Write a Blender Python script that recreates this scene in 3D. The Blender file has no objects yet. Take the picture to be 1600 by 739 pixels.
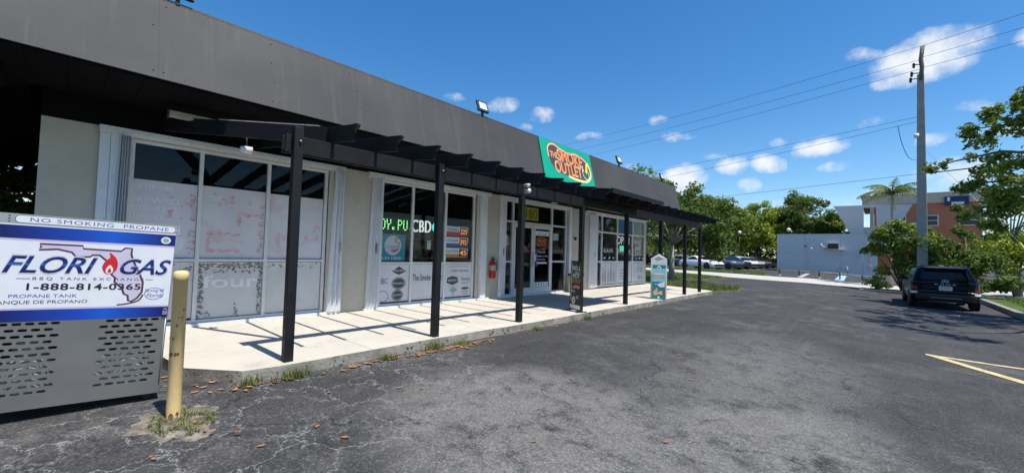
import bpy, math, random
from mathutils import Vector, Matrix

# ------------------------------------------------------------------ camera, sky, sun, exposure
SC = bpy.context.scene
COL = SC.collection
R_ = math.radians
cam_d = bpy.data.cameras.new('camera'); cam = bpy.data.objects.new('camera', cam_d); COL.objects.link(cam)
cam_d.sensor_width = 36; cam_d.lens = 14.4; cam_d.clip_start = .05; cam_d.clip_end = 2000
CR = Vector((0.744, 0.668, 0.029)).normalized()
CF = Vector((-0.668, 0.743, 0.036)); CF = (CF - CR * CF.dot(CR)).normalized()
CU = CR.cross(CF)
cam.matrix_world = Matrix(((CR.x, CU.x, -CF.x, 0), (CR.y, CU.y, -CF.y, 0), (CR.z, CU.z, -CF.z, 1.37), (0, 0, 0, 1)))
SC.camera = cam
SC.view_settings.view_transform = 'Standard'
SC.view_settings.look = 'None'
SC.view_settings.exposure = 0.5
SC.view_settings.gamma = 1

SUN = Vector((1.07, .03, 2.45)).normalized()
sun_d = bpy.data.lights.new('sun', 'SUN'); sun_d.energy = 4.3; sun_d.angle = R_(.53); sun_d.color = (1, .96, .89)
sun = bpy.data.objects.new('sun', sun_d); COL.objects.link(sun); sun.location = (20, 0, 50)
sun.rotation_euler = (-SUN).to_track_quat('-Z', 'Y').to_euler()

world = bpy.data.worlds.new('World'); SC.world = world; world.use_nodes = True
wt = world.node_tree; wt.nodes.clear()
def wn(t, **k):
    n = wt.nodes.new(t)
    for a, b in k.items(): setattr(n, a, b)
    return n
def wmath(op, a, b=None, clamp=False):
    n = wn('ShaderNodeMath', operation=op, use_clamp=clamp)
    for i, v in enumerate((a, b)):
        if v is None: continue
        if isinstance(v, (int, float)): n.inputs[i].default_value = v
        else: wt.links.new(v, n.inputs[i])
    return n.outputs[0]
def wvec(op, a, b):
    n = wn('ShaderNodeVectorMath', operation=op)
    for i, v in enumerate((a, b)):
        if isinstance(v, (tuple, Vector)): n.inputs[i].default_value = v
        else: wt.links.new(v, n.inputs[i])
    return n
sky = wn('ShaderNodeTexSky', sky_type='NISHITA')
sky.sun_disc = False; sky.sun_elevation = math.asin(SUN.z); sky.sun_rotation = R_(88.4)
sky.air_density = 1.0; sky.dust_density = .25; sky.ozone_density = 3.0; sky.altitude = 0
tc = wn('ShaderNodeTexCoord'); D = wvec('NORMALIZE', tc.outputs['Generated'], (0, 0, 0)).outputs[0]
# cumulus: each cloud is a direction on the sky dome with an angular width and height
clouds = [((.056, .940, .338), .078, .044, 1.0), ((-.024, .932, .361), .03, .014, .55), ((.03, .944, .312), .045, .022, .8), ((-.082, .972, .219), .044, .026, 1.0),
          ((-.17, .966, .194), .042, .022, .95), ((-.238, .954, .192), .040, .022, .8), ((-.205, .967, .152), .03, .018, .6), ((-.012, .97, .252), .030, .014, .4),
          ((-.652, .679, .337), .050, .020, .5), ((-.583, .748, .316), .035, .022, .55), ((-.727, .597, .345), .03, .014, .5), ((-.33, .907, .261), .040, .014, .5), ((-.37, .88, .297), .028, .013, .55),
          ((-.33, .929, .168), .050, .040, 1.0), ((.098, .985, .150), .06, .028, .65), ((.131, .969, .205), .04, .014, .45), ((.18, .93, .332), .035, .022, .9), ((.07, .975, .206), .03, .014, .5),
          ((-.44, .89, .2), .05, .012, .35), ((.02, .99, .12), .10, .02, .5), ((-.27, .94, .215), .03, .013, .5), ((-.15, .96, .235), .022, .011, .5), ((-.06, .975, .175), .03, .013, .5), ((.11, .96, .25), .03, .012, .45), ((-.5, .82, .27), .03, .012, .45), ((-.62, .73, .29), .03, .012, .4), ((-.1, .98, .11), .1, .018, .4),
          ((.45, .86, .25), .12, .05, .9), ((.7, .65, .3), .16, .06, .9), ((.93, .2, .3), .14, .06, .9), ((.85, -.4, .35), .18, .07, .9), ((.6, -.7, .4), .15, .07, .9), ((.3, -.2, .93), .0, .0, .0), ((.75, .1, .65), .2, .1, .7)]
cov = None
nzw = wn('ShaderNodeTexNoise'); nzw.inputs['Scale'].default_value = 9; nzw.inputs['Detail'].default_value = 3
wt.links.new(D, nzw.inputs['Vector'])
wofs = wvec('SUBTRACT', nzw.outputs['Color'], (.5, .5, .5)).outputs[0]
wsc = wn('ShaderNodeVectorMath', operation='SCALE'); wt.links.new(wofs, wsc.inputs[0]); wsc.inputs['Scale'].default_value = .045
DW = wvec('ADD', D, wsc.outputs[0]).outputs[0]
for c, sa, sb, st in clouds:
    if st == 0: continue
    c = Vector(c).normalized(); a = Vector((0, 0, 1)).cross(c).normalized(); b = c.cross(a)
    u = wvec('DOT_PRODUCT', DW, tuple(a / sa)).outputs['Value']; v = wvec('DOT_PRODUCT', DW, tuple(b / sb)).outputs['Value']
    f = wvec('DOT_PRODUCT', D, tuple(c)).outputs['Value']
    r2 = wmath('ADD', wmath('MULTIPLY', u, u), wmath('MULTIPLY', v, v))
    val = wmath('MULTIPLY', wmath('SUBTRACT', 1.25, r2), wmath('GREATER_THAN', f, .5))
    val = wmath('MULTIPLY', wmath('MAXIMUM', val, 0), st)
    cov = val if cov is None else wmath('MAXIMUM', cov, val)
nz = wn('ShaderNodeTexNoise'); nz.inputs['Scale'].default_value = 26; nz.inputs['Detail'].default_value = 9; nz.inputs['Roughness'].default_value = .62
wt.links.new(D, nz.inputs['Vector'])
puff = wmath('SUBTRACT', nz.outputs['Fac'], .5)
dens = wmath('ADD', cov, wmath('MULTIPLY', puff, 1.9))
dens = wmath('MULTIPLY', dens, wmath('MINIMUM', wmath('MULTIPLY', cov, 3), 1))
mr = wn('ShaderNodeMapRange', interpolation_type='SMOOTHSTEP'); mr.inputs['From Min'].default_value = .12; mr.inputs['From Max'].default_value = 1.35
wt.links.new(dens, mr.inputs['Value'])
hs = wn('ShaderNodeHueSaturation'); hs.inputs['Saturation'].default_value = 1.32; hs.inputs['Hue'].default_value = .5
wt.links.new(sky.outputs[0], hs.inputs['Color'])
mx = wn('ShaderNodeMix', data_type='RGBA'); wt.links.new(mr.outputs[0], mx.inputs['Factor'])
wt.links.new(hs.outputs[0], mx.inputs['A']); mx.inputs['B'].default_value = (5.6, 5.8, 6.1, 1)
bg = wn('ShaderNodeBackground'); bg.inputs['Strength'].default_value = .118
wt.links.new(mx.outputs['Result'], bg.inputs['Color'])
wo = wn('ShaderNodeOutputWorld'); wt.links.new(bg.outputs[0], wo.inputs['Surface'])

# ------------------------------------------------------------------ materials
MATS = {}
class NT:
    def __init__(s, name):
        s.m = bpy.data.materials.new(name); s.m.use_nodes = True; s.t = s.m.node_tree; s.t.nodes.clear()
        s.out = s.t.nodes.new('ShaderNodeOutputMaterial'); s.co = None
    def n(s, typ, ins=None, **k):
        n = s.t.nodes.new(typ)
        for a, b in k.items(): setattr(n, a, b)
        for key, v in (ins or {}).items(): s.put(n.inputs[key], v)
        return n
    def put(s, sock, v):
        if isinstance(v, bpy.types.NodeSocket): s.t.links.new(v, sock)
        else:
            if isinstance(v, tuple) and len(v) == 3 and sock.type == 'RGBA': v = v + (1,)
            sock.default_value = v
    def coord(s, kind='Object'):
        if s.co is None: s.co = s.n('ShaderNodeTexCoord')
        return s.co.outputs[kind]
    def noise(s, scale, detail=4, rough=.55, vec=None, dist=0):
        return s.n('ShaderNodeTexNoise', {'Vector': vec or s.coord(), 'Scale': scale, 'Detail': detail, 'Roughness': rough, 'Distortion': dist}).outputs['Fac']
    def ramp(s, fac, stops, interp='LINEAR'):
        r = s.n('ShaderNodeValToRGB', {'Fac': fac}); e = r.color_ramp; e.interpolation = interp
        while len(e.elements) < len(stops): e.elements.new(.5)
        for el, (p, c) in zip(e.elements, stops):
            el.position = p
            el.color = (c, c, c, 1) if isinstance(c, (int, float)) else tuple(c) + (1,)
        return r.outputs['Color']
    def math(s, op, a, b=0., c=0., clamp=False):
        n = s.n('ShaderNodeMath', operation=op, use_clamp=clamp); s.put(n.inputs[0], a); s.put(n.inputs[1], b); s.put(n.inputs[2], c); return n.outputs[0]
    def mix(s, fac, a, b, mode='MIX'):
        n = s.n('ShaderNodeMix', data_type='RGBA', blend_type=mode)
        s.put(n.inputs['Factor'], fac); s.put(n.inputs['A'], a); s.put(n.inputs['B'], b); return n.outputs['Result']
    def bump(s, h, strength=.3, dist=.01):
        return s.n('ShaderNodeBump', {'Height': h, 'Strength': strength, 'Distance': dist}).outputs['Normal']
    def bsdf(s, color, rough=.6, metal=0., normal=None, spec=.5, **extra):
        b = s.n('ShaderNodeBsdfPrincipled', {'Base Color': color, 'Roughness': rough, 'Metallic': metal, 'Specular IOR Level': spec})
        if normal is not None: s.put(b.inputs['Normal'], normal)
        for k, v in extra.items(): s.put(b.inputs[k.replace('_', ' ')], v)
        return b.outputs[0]
    def done(s, sh): s.t.links.new(sh, s.out.inputs['Surface']); return s.m

def paint(name, c, rough=.6, var=.12, scale=3., metal=0., spec=.5, bump=0., fine=60., dirt=None, dirt_amt=.5, **extra):
    if name in MATS: return MATS[name]
    t = NT(name)
    lo = tuple(max(0, v * (1 - var)) for v in c); hi = tuple(min(1, v * (1 + var)) for v in c)
    col = t.ramp(t.noise(scale, 6, .6), [(.3, lo), (.7, hi)])
    if dirt:
        col = t.mix(t.math('MULTIPLY', t.ramp(t.noise(scale * 2.3, 8, .7), [(.5, 0), (.75, 1)]), dirt_amt), col, dirt)
    nm = t.bump(t.noise(fine, 3), bump, .004) if bump else None
    rg = t.ramp(t.noise(scale * 1.7, 3), [(.3, max(0, rough - .06)), (.7, min(1, rough + .06))])
    MATS[name] = t.done(t.bsdf(col, rg, metal, nm, spec, **extra)); return MATS[name]
def glow(name, c, strength, base=None):
    if name in MATS: return MATS[name]
    t = NT(name); MATS[name] = t.done(t.bsdf(base or c, .4, Emission_Color=c + (1,), Emission_Strength=strength)); return MATS[name]
def flat(name, c, rough=.5, spec=.4, metal=0.): return paint(name, c, rough, .05, 6, metal, spec)

def m_asphalt():
    t = NT('asphalt'); P = t.coord()
    sx = t.n('ShaderNodeSeparateXYZ', {'Vector': P})
    def blob(cx, cy, rx, ry):
        a = t.math('DIVIDE', t.math('SUBTRACT', sx.outputs['X'], cx), rx); b = t.math('DIVIDE', t.math('SUBTRACT', sx.outputs['Y'], cy), ry)
        return t.math('MAXIMUM', t.math('SUBTRACT', 1., t.math('ADD', t.math('MULTIPLY', a, a), t.math('MULTIPLY', b, b))), 0.)
    mid = t.noise(.9, 7, .65, dist=.4); fine = t.noise(95, 3, .75); spk = t.noise(150, 2, .8); g1 = t.noise(48, 4, .88); g2 = t.noise(16, 9, .8); g3 = t.noise(2.6, 11, .78, dist=.35)
    base = t.ramp(mid, [(.30, (.025, .0245, .0255)), (.52, (.039, .038, .038)), (.74, (.068, .065, .062))])
    # areas where the sealer has worn off to pale aggregate, broken up along their edges
    w = t.math('MAXIMUM', blob(-2.3, 2.9, 1.6, 1.5), t.math('MAXIMUM', t.math('MULTIPLY', blob(-.7, 3.9, 1.2, 2.2), .75), t.math('MULTIPLY', blob(-1.3, 6.4, 1.5, 3.6), .42)))
    w = t.math('MULTIPLY', w, 1.7, clamp=True)
    w = t.math('MULTIPLY', w, t.ramp(t.math('ADD', t.math('MULTIPLY', g3, .75), t.math('MULTIPLY', g2, .25)), [(.40, 0.), (.50, .75), (.64, 1.)]))
    far = t.ramp(t.noise(.55, 8, .7), [(.50, 0), (.66, .5)])
    w = t.math('MAXIMUM', w, t.math('MULTIPLY', far, t.ramp(g3, [(.44, 0), (.56, 1)])))
    base = t.mix(t.math('MULTIPLY', w, .9), base, (.170, .162, .150))
    # grain: bright stone tips and dark pits, stronger where worn
    ga = t.math('MULTIPLY_ADD', w, .6, .4)
    base = t.mix(t.math('MULTIPLY', t.ramp(g1, [(.52, 0), (.66, 1.)]), ga), base, (.30, .29, .275))
    base = t.mix(t.math('MULTIPLY', t.ramp(g1, [(.34, 1.), (.46, 0)]), t.math('MULTIPLY_ADD', w, .5, .4)), base, (.012, .012, .014))
    base = t.mix(t.math('MULTIPLY', t.ramp(spk, [(.66, 0), (.76, .9)]), ga), base, (.42, .41, .39))
    base = t.mix(t.ramp(t.noise(5.5, 7, .75), [(.64, 0), (.72, .6)]), base, (.017, .017, .020))
    # drips, scuffs and tyre tracks along the lot
    mp = t.n('ShaderNodeMapping', {'Vector': P, 'Scale': (2.2, .16, 1), 'Rotation': (0, 0, .25)})
    base = t.mix(t.ramp(t.noise(2.0, 6, .7, mp.outputs[0]), [(.58, 0), (.74, .38)]), base, (.13, .126, .12))
    mp2 = t.n('ShaderNodeMapping', {'Vector': P, 'Scale': (.9, .12, 1), 'Rotation': (0, 0, -.15)})
    base = t.mix(t.ramp(t.noise(1.6, 5, .6, mp2.outputs[0]), [(.56, 0), (.7, .55)]), base, (.024, .024, .027))
    # cracks
    dv = t.n('ShaderNodeVectorMath', operation='SCALE'); nz2 = t.n('ShaderNodeTexNoise', {'Vector': P, 'Scale': 2.6, 'Detail': 8, 'Roughness': .68})
    t.put(dv.inputs[0], nz2.outputs['Color']); dv.inputs['Scale'].default_value = .6
    pw = t.n('ShaderNodeVectorMath', operation='ADD'); t.put(pw.inputs[0], P); t.put(pw.inputs[1], dv.outputs[0])
    def vor(scale): return t.n('ShaderNodeTexVoronoi', {'Vector': pw.outputs[0], 'Scale': scale}, feature='DISTANCE_TO_EDGE').outputs['Distance']
    near = t.math('MULTIPLY', t.math('MAXIMUM', blob(-3.9, 1.1, 1.6, 3.2), blob(-3.4, .2, 1.6, 2.2)), 2.6, clamp=True)
    c1 = t.ramp(vor(1.9), [(.003, 1.), (.0115, 0.)])
    base = t.mix(t.math('MULTIPLY', c1, t.math('MULTIPLY', near, t.ramp(t.noise(1.1, 3), [(.36, .0), (.48, 1.)]))), base, (.34, .33, .32))
    c3 = t.ramp(vor(5.4), [(.007, 1.), (.025, 0.)])
    base = t.mix(t.math('MULTIPLY', c3, t.math('MULTIPLY', near, t.ramp(t.noise(.95, 3), [(.48, 0), (.58, .75)]))), base, (.22, .215, .21))
    c2 = t.math('MULTIPLY', t.ramp(vor(.40), [(.0012, 1.), (.0045, 0.)]), t.ramp(t.noise(.5, 2), [(.44, 0), (.54, 1)]))
    base = t.mix(t.math('MULTIPLY', c2, .85), base, (.007, .007, .008))
    hgt = t.math('SUBTRACT', t.math('ADD', t.math('MULTIPLY', g1, .8), t.math('MULTIPLY', fine, .3)), t.math('MULTIPLY', t.math('MAXIMUM', c1, c2), .5))
    return t.done(t.bsdf(base, t.ramp(mid, [(.3, .78), (.7, .95)]), 0, t.bump(hgt, .7, .007), .3))
MATS['asphalt'] = m_asphalt()
def m_concrete(name, c, joints=None, stain=.35):
    t = NT(name); P = t.coord()
    col = t.ramp(t.noise(1.4, 7, .65), [(.3, tuple(v * .86 for v in c)), (.7, c)])
    col = t.mix(t.ramp(t.noise(70, 3, .7), [(.55, 0), (.8, .35)]), col, tuple(v * .55 for v in c))
    col = t.mix(t.math('MULTIPLY', t.ramp(t.noise(3.3, 8, .72), [(.55, 0), (.78, 1)]), stain), col, tuple(v * .45 for v in c))
    col = t.mix(t.ramp(t.noise(11, 3, .6), [(.70, 0), (.73, .45)]), col, tuple(v * .4 for v in c))
    h = t.noise(120, 3)
    if joints:
        y0, dy = joints
        yy = t.n('ShaderNodeSeparateXYZ', {'Vector': P}).outputs['Y']
        f = t.math('ABSOLUTE', t.math('SUBTRACT', t.math('FRACT', t.math('DIVIDE', t.math('SUBTRACT', yy, y0 - dy / 2), dy)), .5))
        j = t.ramp(f, [(.0022, 1), (.0040, 0)])
        col = t.mix(t.math('MULTIPLY', j, .75), col, (.10, .09, .08)); h = t.math('SUBTRACT', h, t.math('MULTIPLY', j, 3))
    return t.done(t.bsdf(col, .85, 0, t.bump(h, .25, .004), .3))
MATS['slab'] = m_concrete('slab', (.57, .525, .45), (.7, 1.95), .5)
MATS['kerb'] = m_concrete('kerb', (.30, .28, .25), None, .8)
MATS['pale_road'] = m_concrete('pale_road', (.52, .48, .42), None, .15)
def m_kerbface():
    t = NT('kerb_face'); col = t.ramp(t.noise(3.5, 8, .7), [(.3, (.15, .14, .12)), (.55, (.34, .31, .265)), (.75, (.46, .42, .36))])
    chip = t.ramp(t.noise(14, 6, .75), [(.55, 0), (.60, 1)]); chip = t.math('MULTIPLY', chip, t.ramp(t.noise(1.3, 2), [(.46, 0), (.54, 1)]))
    col = t.mix(chip, col, (.03, .028, .026))
    return t.done(t.bsdf(col, .9, 0, t.bump(t.math('SUBTRACT', t.noise(30, 6, .7), chip), .7, .02), .2))
MATS['kerb_face'] = m_kerbface()
def m_soil():
    t = NT('soil'); col = t.ramp(t.noise(9, 8, .75), [(.34, (.06, .05, .04)), (.5, (.17, .145, .115)), (.68, (.34, .31, .265))])
    return t.done(t.bsdf(col, .95, 0, t.bump(t.noise(40, 5), .6, .02), .2))
MATS['soil'] = m_soil()
def m_turf():
    t = NT('turf'); col = t.ramp(t.noise(1.2, 8, .7), [(.28, (.045, .075, .015)), (.5, (.08, .125, .028)), (.72, (.15, .17, .055))])
    col = t.mix(t.ramp(t.noise(55, 4, .7), [(.45, 0), (.7, .6)]), col, (.03, .05, .012))
    return t.done(t.bsdf(col, .9, 0, t.bump(t.noise(60, 4), .8, .03), .2))
MATS['turf'] = m_turf()
def m_leaf(name, stops, trans=.35, rough=.55):
    t = NT(name); g = t.n('ShaderNodeNewGeometry')
    col = t.ramp(g.outputs['Random Per Island'], stops)
    n2 = t.noise(.9, 3); col = t.mix(t.ramp(n2, [(.35, .0), (.7, .35)]), col, tuple(v * 1.5 for v in stops[-1][1]))
    d = t.bsdf(col, rough, 0, None, .35)
    tr = t.n('ShaderNodeBsdfTranslucent', {'Color': t.mix(.5, col, (.16, .26, .03))}).outputs[0]
    m = t.n('ShaderNodeMixShader', {'Fac': trans}); t.put(m.inputs[1], d); t.put(m.inputs[2], tr)
    return t.done(m.outputs[0])
MATS['leaf_dark'] = m_leaf('leaf_dark', [(0, (.034, .062, .014)), (.5, (.080, .130, .025)), (1, (.17, .22, .040))])
MATS['leaf_mid'] = m_leaf('leaf_mid', [(0, (.055, .095, .018)), (.5, (.14, .205, .030)), (1, (.28, .33, .050))])
MATS['leaf_lime'] = m_leaf('leaf_lime', [(0, (.10, .15, .016)), (.5, (.24, .30, .028)), (1, (.38, .42, .045))])
MATS['leaf_palm'] = m_leaf('leaf_palm', [(0, (.04, .08, .018)), (.7, (.09, .15, .03)), (1, (.2, .2, .06))], .3)
MATS['blade'] = m_leaf('blade', [(0, (.05, .085, .018)), (.6, (.11, .16, .035)), (1, (.24, .22, .08))], .35)
MATS['dry_leaf'] = m_leaf('dry_leaf', [(0, (.12, .055, .028)), (.5, (.29, .125, .055)), (1, (.46, .26, .13))], .15)
MATS['bark'] = paint('bark', (.17, .145, .12), .9, .4, 9, bump=.6, fine=30)
MATS['bark_pale'] = paint('bark_pale', (.34, .31, .27), .9, .35, 9, bump=.5, fine=30)
def m_glass(name, tint, boost, ior=1.5):
    t = NT(name); tr = t.n('ShaderNodeBsdfTransparent', {'Color': tint}).outputs[0]
    wav = t.bump(t.noise(1.1, 2), .05, .02)
    gl = t.n('ShaderNodeBsdfGlossy', {'Color': (.9, .93, .95), 'Roughness': .015, 'Normal': wav}).outputs[0]
    fr = t.n('ShaderNodeFresnel', {'IOR': ior}).outputs[0]
    m = t.n('ShaderNodeMixShader', {'Fac': t.math('MULTIPLY_ADD', fr, 1.0, boost, clamp=True)}); t.put(m.inputs[1], tr); t.put(m.inputs[2], gl)
    return t.done(m.outputs[0])
MATS['glass'] = m_glass('glass', (.95, .97, .97), .0, 1.33)
MATS['tint_glass'] = m_glass('tint_glass', (.35, .37, .39), .03)
def m_car_glass():
    t = NT('car_glass'); return t.done(t.bsdf((.006, .007, .009), .06, 0, None, .4))
MATS['car_glass'] = m_car_glass()
def m_car(name, c, metal=0.):
    t = NT(name); g = t.noise(40, 2); col = t.mix(t.ramp(g, [(.4, 0), (.8, .12)]), c, tuple(v * .6 + .02 for v in c))
    MATS[name] = t.done(t.bsdf(col, .32, metal, None, .5, Coat_Weight=.8, Coat_Roughness=.06))
for n_, c_ in (('car_black', (.006, .006, .007)), ('car_white', (.78, .79, .80)), ('car_grey', (.085, .088, .095)), ('car_silver', (.42, .43, .45)), ('car_navy', (.02, .026, .045))): m_car(n_, c_, .0)
tt = NT('suv_black'); MATS['suv_black'] = tt.done(tt.bsdf((.004, .004, .0045), .22, 0, None, .12))
def m_fascia():
    t = NT('fascia'); P = t.coord()
    col = t.ramp(t.noise(.35, 5, .6), [(.3, (.044, .044, .046)), (.55, (.063, .061, .061)), (.75, (.085, .082, .080))])
    mp = t.n('ShaderNodeMapping', {'Vector': P, 'Scale': (1, 5.5, .22)})
    col = t.mix(t.ramp(t.noise(1.6, 7, .72, mp.outputs[0]), [(.54, 0), (.74, .6)]), col, (.115, .110, .105))
    col = t.mix(t.ramp(t.noise(2.1, 6, .7, mp.outputs[0]), [(.60, 0), (.8, .55)]), col, (.035, .035, .038))
    zz = t.n('ShaderNodeSeparateXYZ', {'Vector': P}).outputs['Z']
    rim = t.math('MULTIPLY', t.ramp(t.math('SUBTRACT', zz, 4.0 if False else 3.9), [(.28, 0), (.40, 1)]), t.ramp(t.noise(2.2, 8, .75, mp.outputs[0]), [(.60, 0), (.68, .7)]))
    col = t.mix(rim, col, (.20, .195, .19))
    sc = t.ramp(t.noise(24, 4, .8), [(.70, 0), (.76, .5)]); col = t.mix(sc, col, (.14, .135, .13))
    return t.done(t.bsdf(col, .68, 0, t.bump(t.math('ADD', t.noise(.9, 4), t.math('MULTIPLY', t.noise(45, 3), .04)), .35, .05), .35))
MATS['fascia'] = m_fascia()
MATS['black_paint'] = paint('black_paint', (.009, .009, .0105), .6, .3, 5, bump=.2, fine=50, spec=.3, dirt=(.028, .028, .03), dirt_amt=.35)
MATS['soffit'] = paint('soffit', (.007, .007, .008), .9, .25, 4, spec=.1)
MATS['beige'] = paint('beige', (.52, .475, .385), .85, .06, 2.5, bump=.25, fine=110, dirt=(.34, .31, .26), dirt_amt=.4)
MATS['white_frame'] = paint('white_frame', (.68, .68, .67), .5, .06, 5, dirt=(.38, .36, .33), dirt_amt=.4)
MATS['shutter'] = paint('shutter', (.72, .73, .75), .45, .05, 4, dirt=(.5, .49, .46), dirt_amt=.35)
def m_film(name, c, blot, amt):
    t = NT(name); col = t.ramp(t.noise(1.3, 6, .6), [(.3, tuple(v * .86 for v in c)), (.7, c)])
    mp = t.n('ShaderNodeMapping', {'Vector': t.coord(), 'Location': (3.1, 1.7, .4)})
    b = t.ramp(t.noise(1.7, 7, .7, mp.outputs[0], .5), [(.54, 0), (.62, 1)])
    col = t.mix(t.math('MULTIPLY', b, amt), col, blot)
    s = t.ramp(t.noise(7, 8, .75), [(.60, 0), (.70, 1)]); col = t.mix(t.math('MULTIPLY', s, .35), col, tuple(v * .6 for v in c))
    return t.done(t.bsdf(col, .55, 0, t.bump(t.noise(3, 4), .2, .01), .3))
MATS['film_old'] = m_film('film_old', (.70, .68, .69), (.62, .42, .42), .5)
MATS['film_torn'] = m_film('film_torn', (.66, .66, .65), (.50, .48, .40), .3)
MATS['film_print'] = m_film('film_print', (.68, .67, .71), (.56, .56, .61), .5)
MATS['film_grey'] = m_film('film_grey', (.64, .65, .67), (.52, .53, .55), .4)
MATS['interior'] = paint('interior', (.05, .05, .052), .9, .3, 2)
MATS['steel'] = paint('steel', (.30, .29, .275), .42, .12, 2.2, metal=.65, bump=.08, fine=80, dirt=(.33, .32, .30), dirt_amt=.3)
MATS['dark_void'] = paint('dark_void', (.015, .015, .016), .9, .2, 4)
MATS['galv'] = paint('galv', (.35, .36, .37), .5, .15, 8, metal=.6)
MATS['rubber'] = paint('rubber', (.016, .016, .017), .85, .2, 10)
MATS['alloy'] = paint('alloy', (.40, .41, .43), .35, .1, 8, metal=.8)
MATS['plastic_black'] = paint('plastic_black', (.016, .016, .017), .5, .15, 8)
MATS['tail_red'] = flat('tail_red', (.22, .02, .025), .2, .6)
MATS['lamp_clear'] = flat('lamp_clear', (.65, .67, .70), .15, .6)
MATS['yellow_post'] = paint('yellow_post', (.84, .58, .25), .62, .1, 6, bump=.25, fine=60, dirt=(.46, .30, .13), dirt_amt=.4)
MATS['rust'] = paint('rust', (.14, .05, .02), .9, .4, 20)
MATS['blue_wall'] = paint('blue_wall', (.55, .57, .575), .85, .04, 1.5, bump=.2, fine=60, dirt=(.47, .49, .50), dirt_amt=.4)
MATS['grey_wall'] = paint('grey_wall', (.50, .51, .515), .85, .05, 1.5)
MATS['terracotta'] = paint('terracotta', (.56, .185, .095), .85, .07, 1.2)
MATS['tan_wall'] = paint('tan_wall', (.60, .47, .37), .85, .06, 1.2)
MATS['white_wall'] = paint('white_wall', (.78, .77, .75), .8, .05, 1.5)
MATS['pole_conc'] = paint('pole_conc', (.32, .305, .28), .85, .12, 4, bump=.3, fine=50)
MATS['yellow_line'] = paint('yellow_line', (.58, .46, .24), .8, .25, 9, dirt=(.10, .09, .075), dirt_amt=.9)
MATS['white_line'] = paint('white_line', (.42, .42, .41), .8, .2, 9, dirt=(.08, .08, .08), dirt_amt=.85)
MATS['blue_line'] = paint('blue_line', (.28, .48, .72), .8, .12, 9)
def M(n): return MATS[n]

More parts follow.
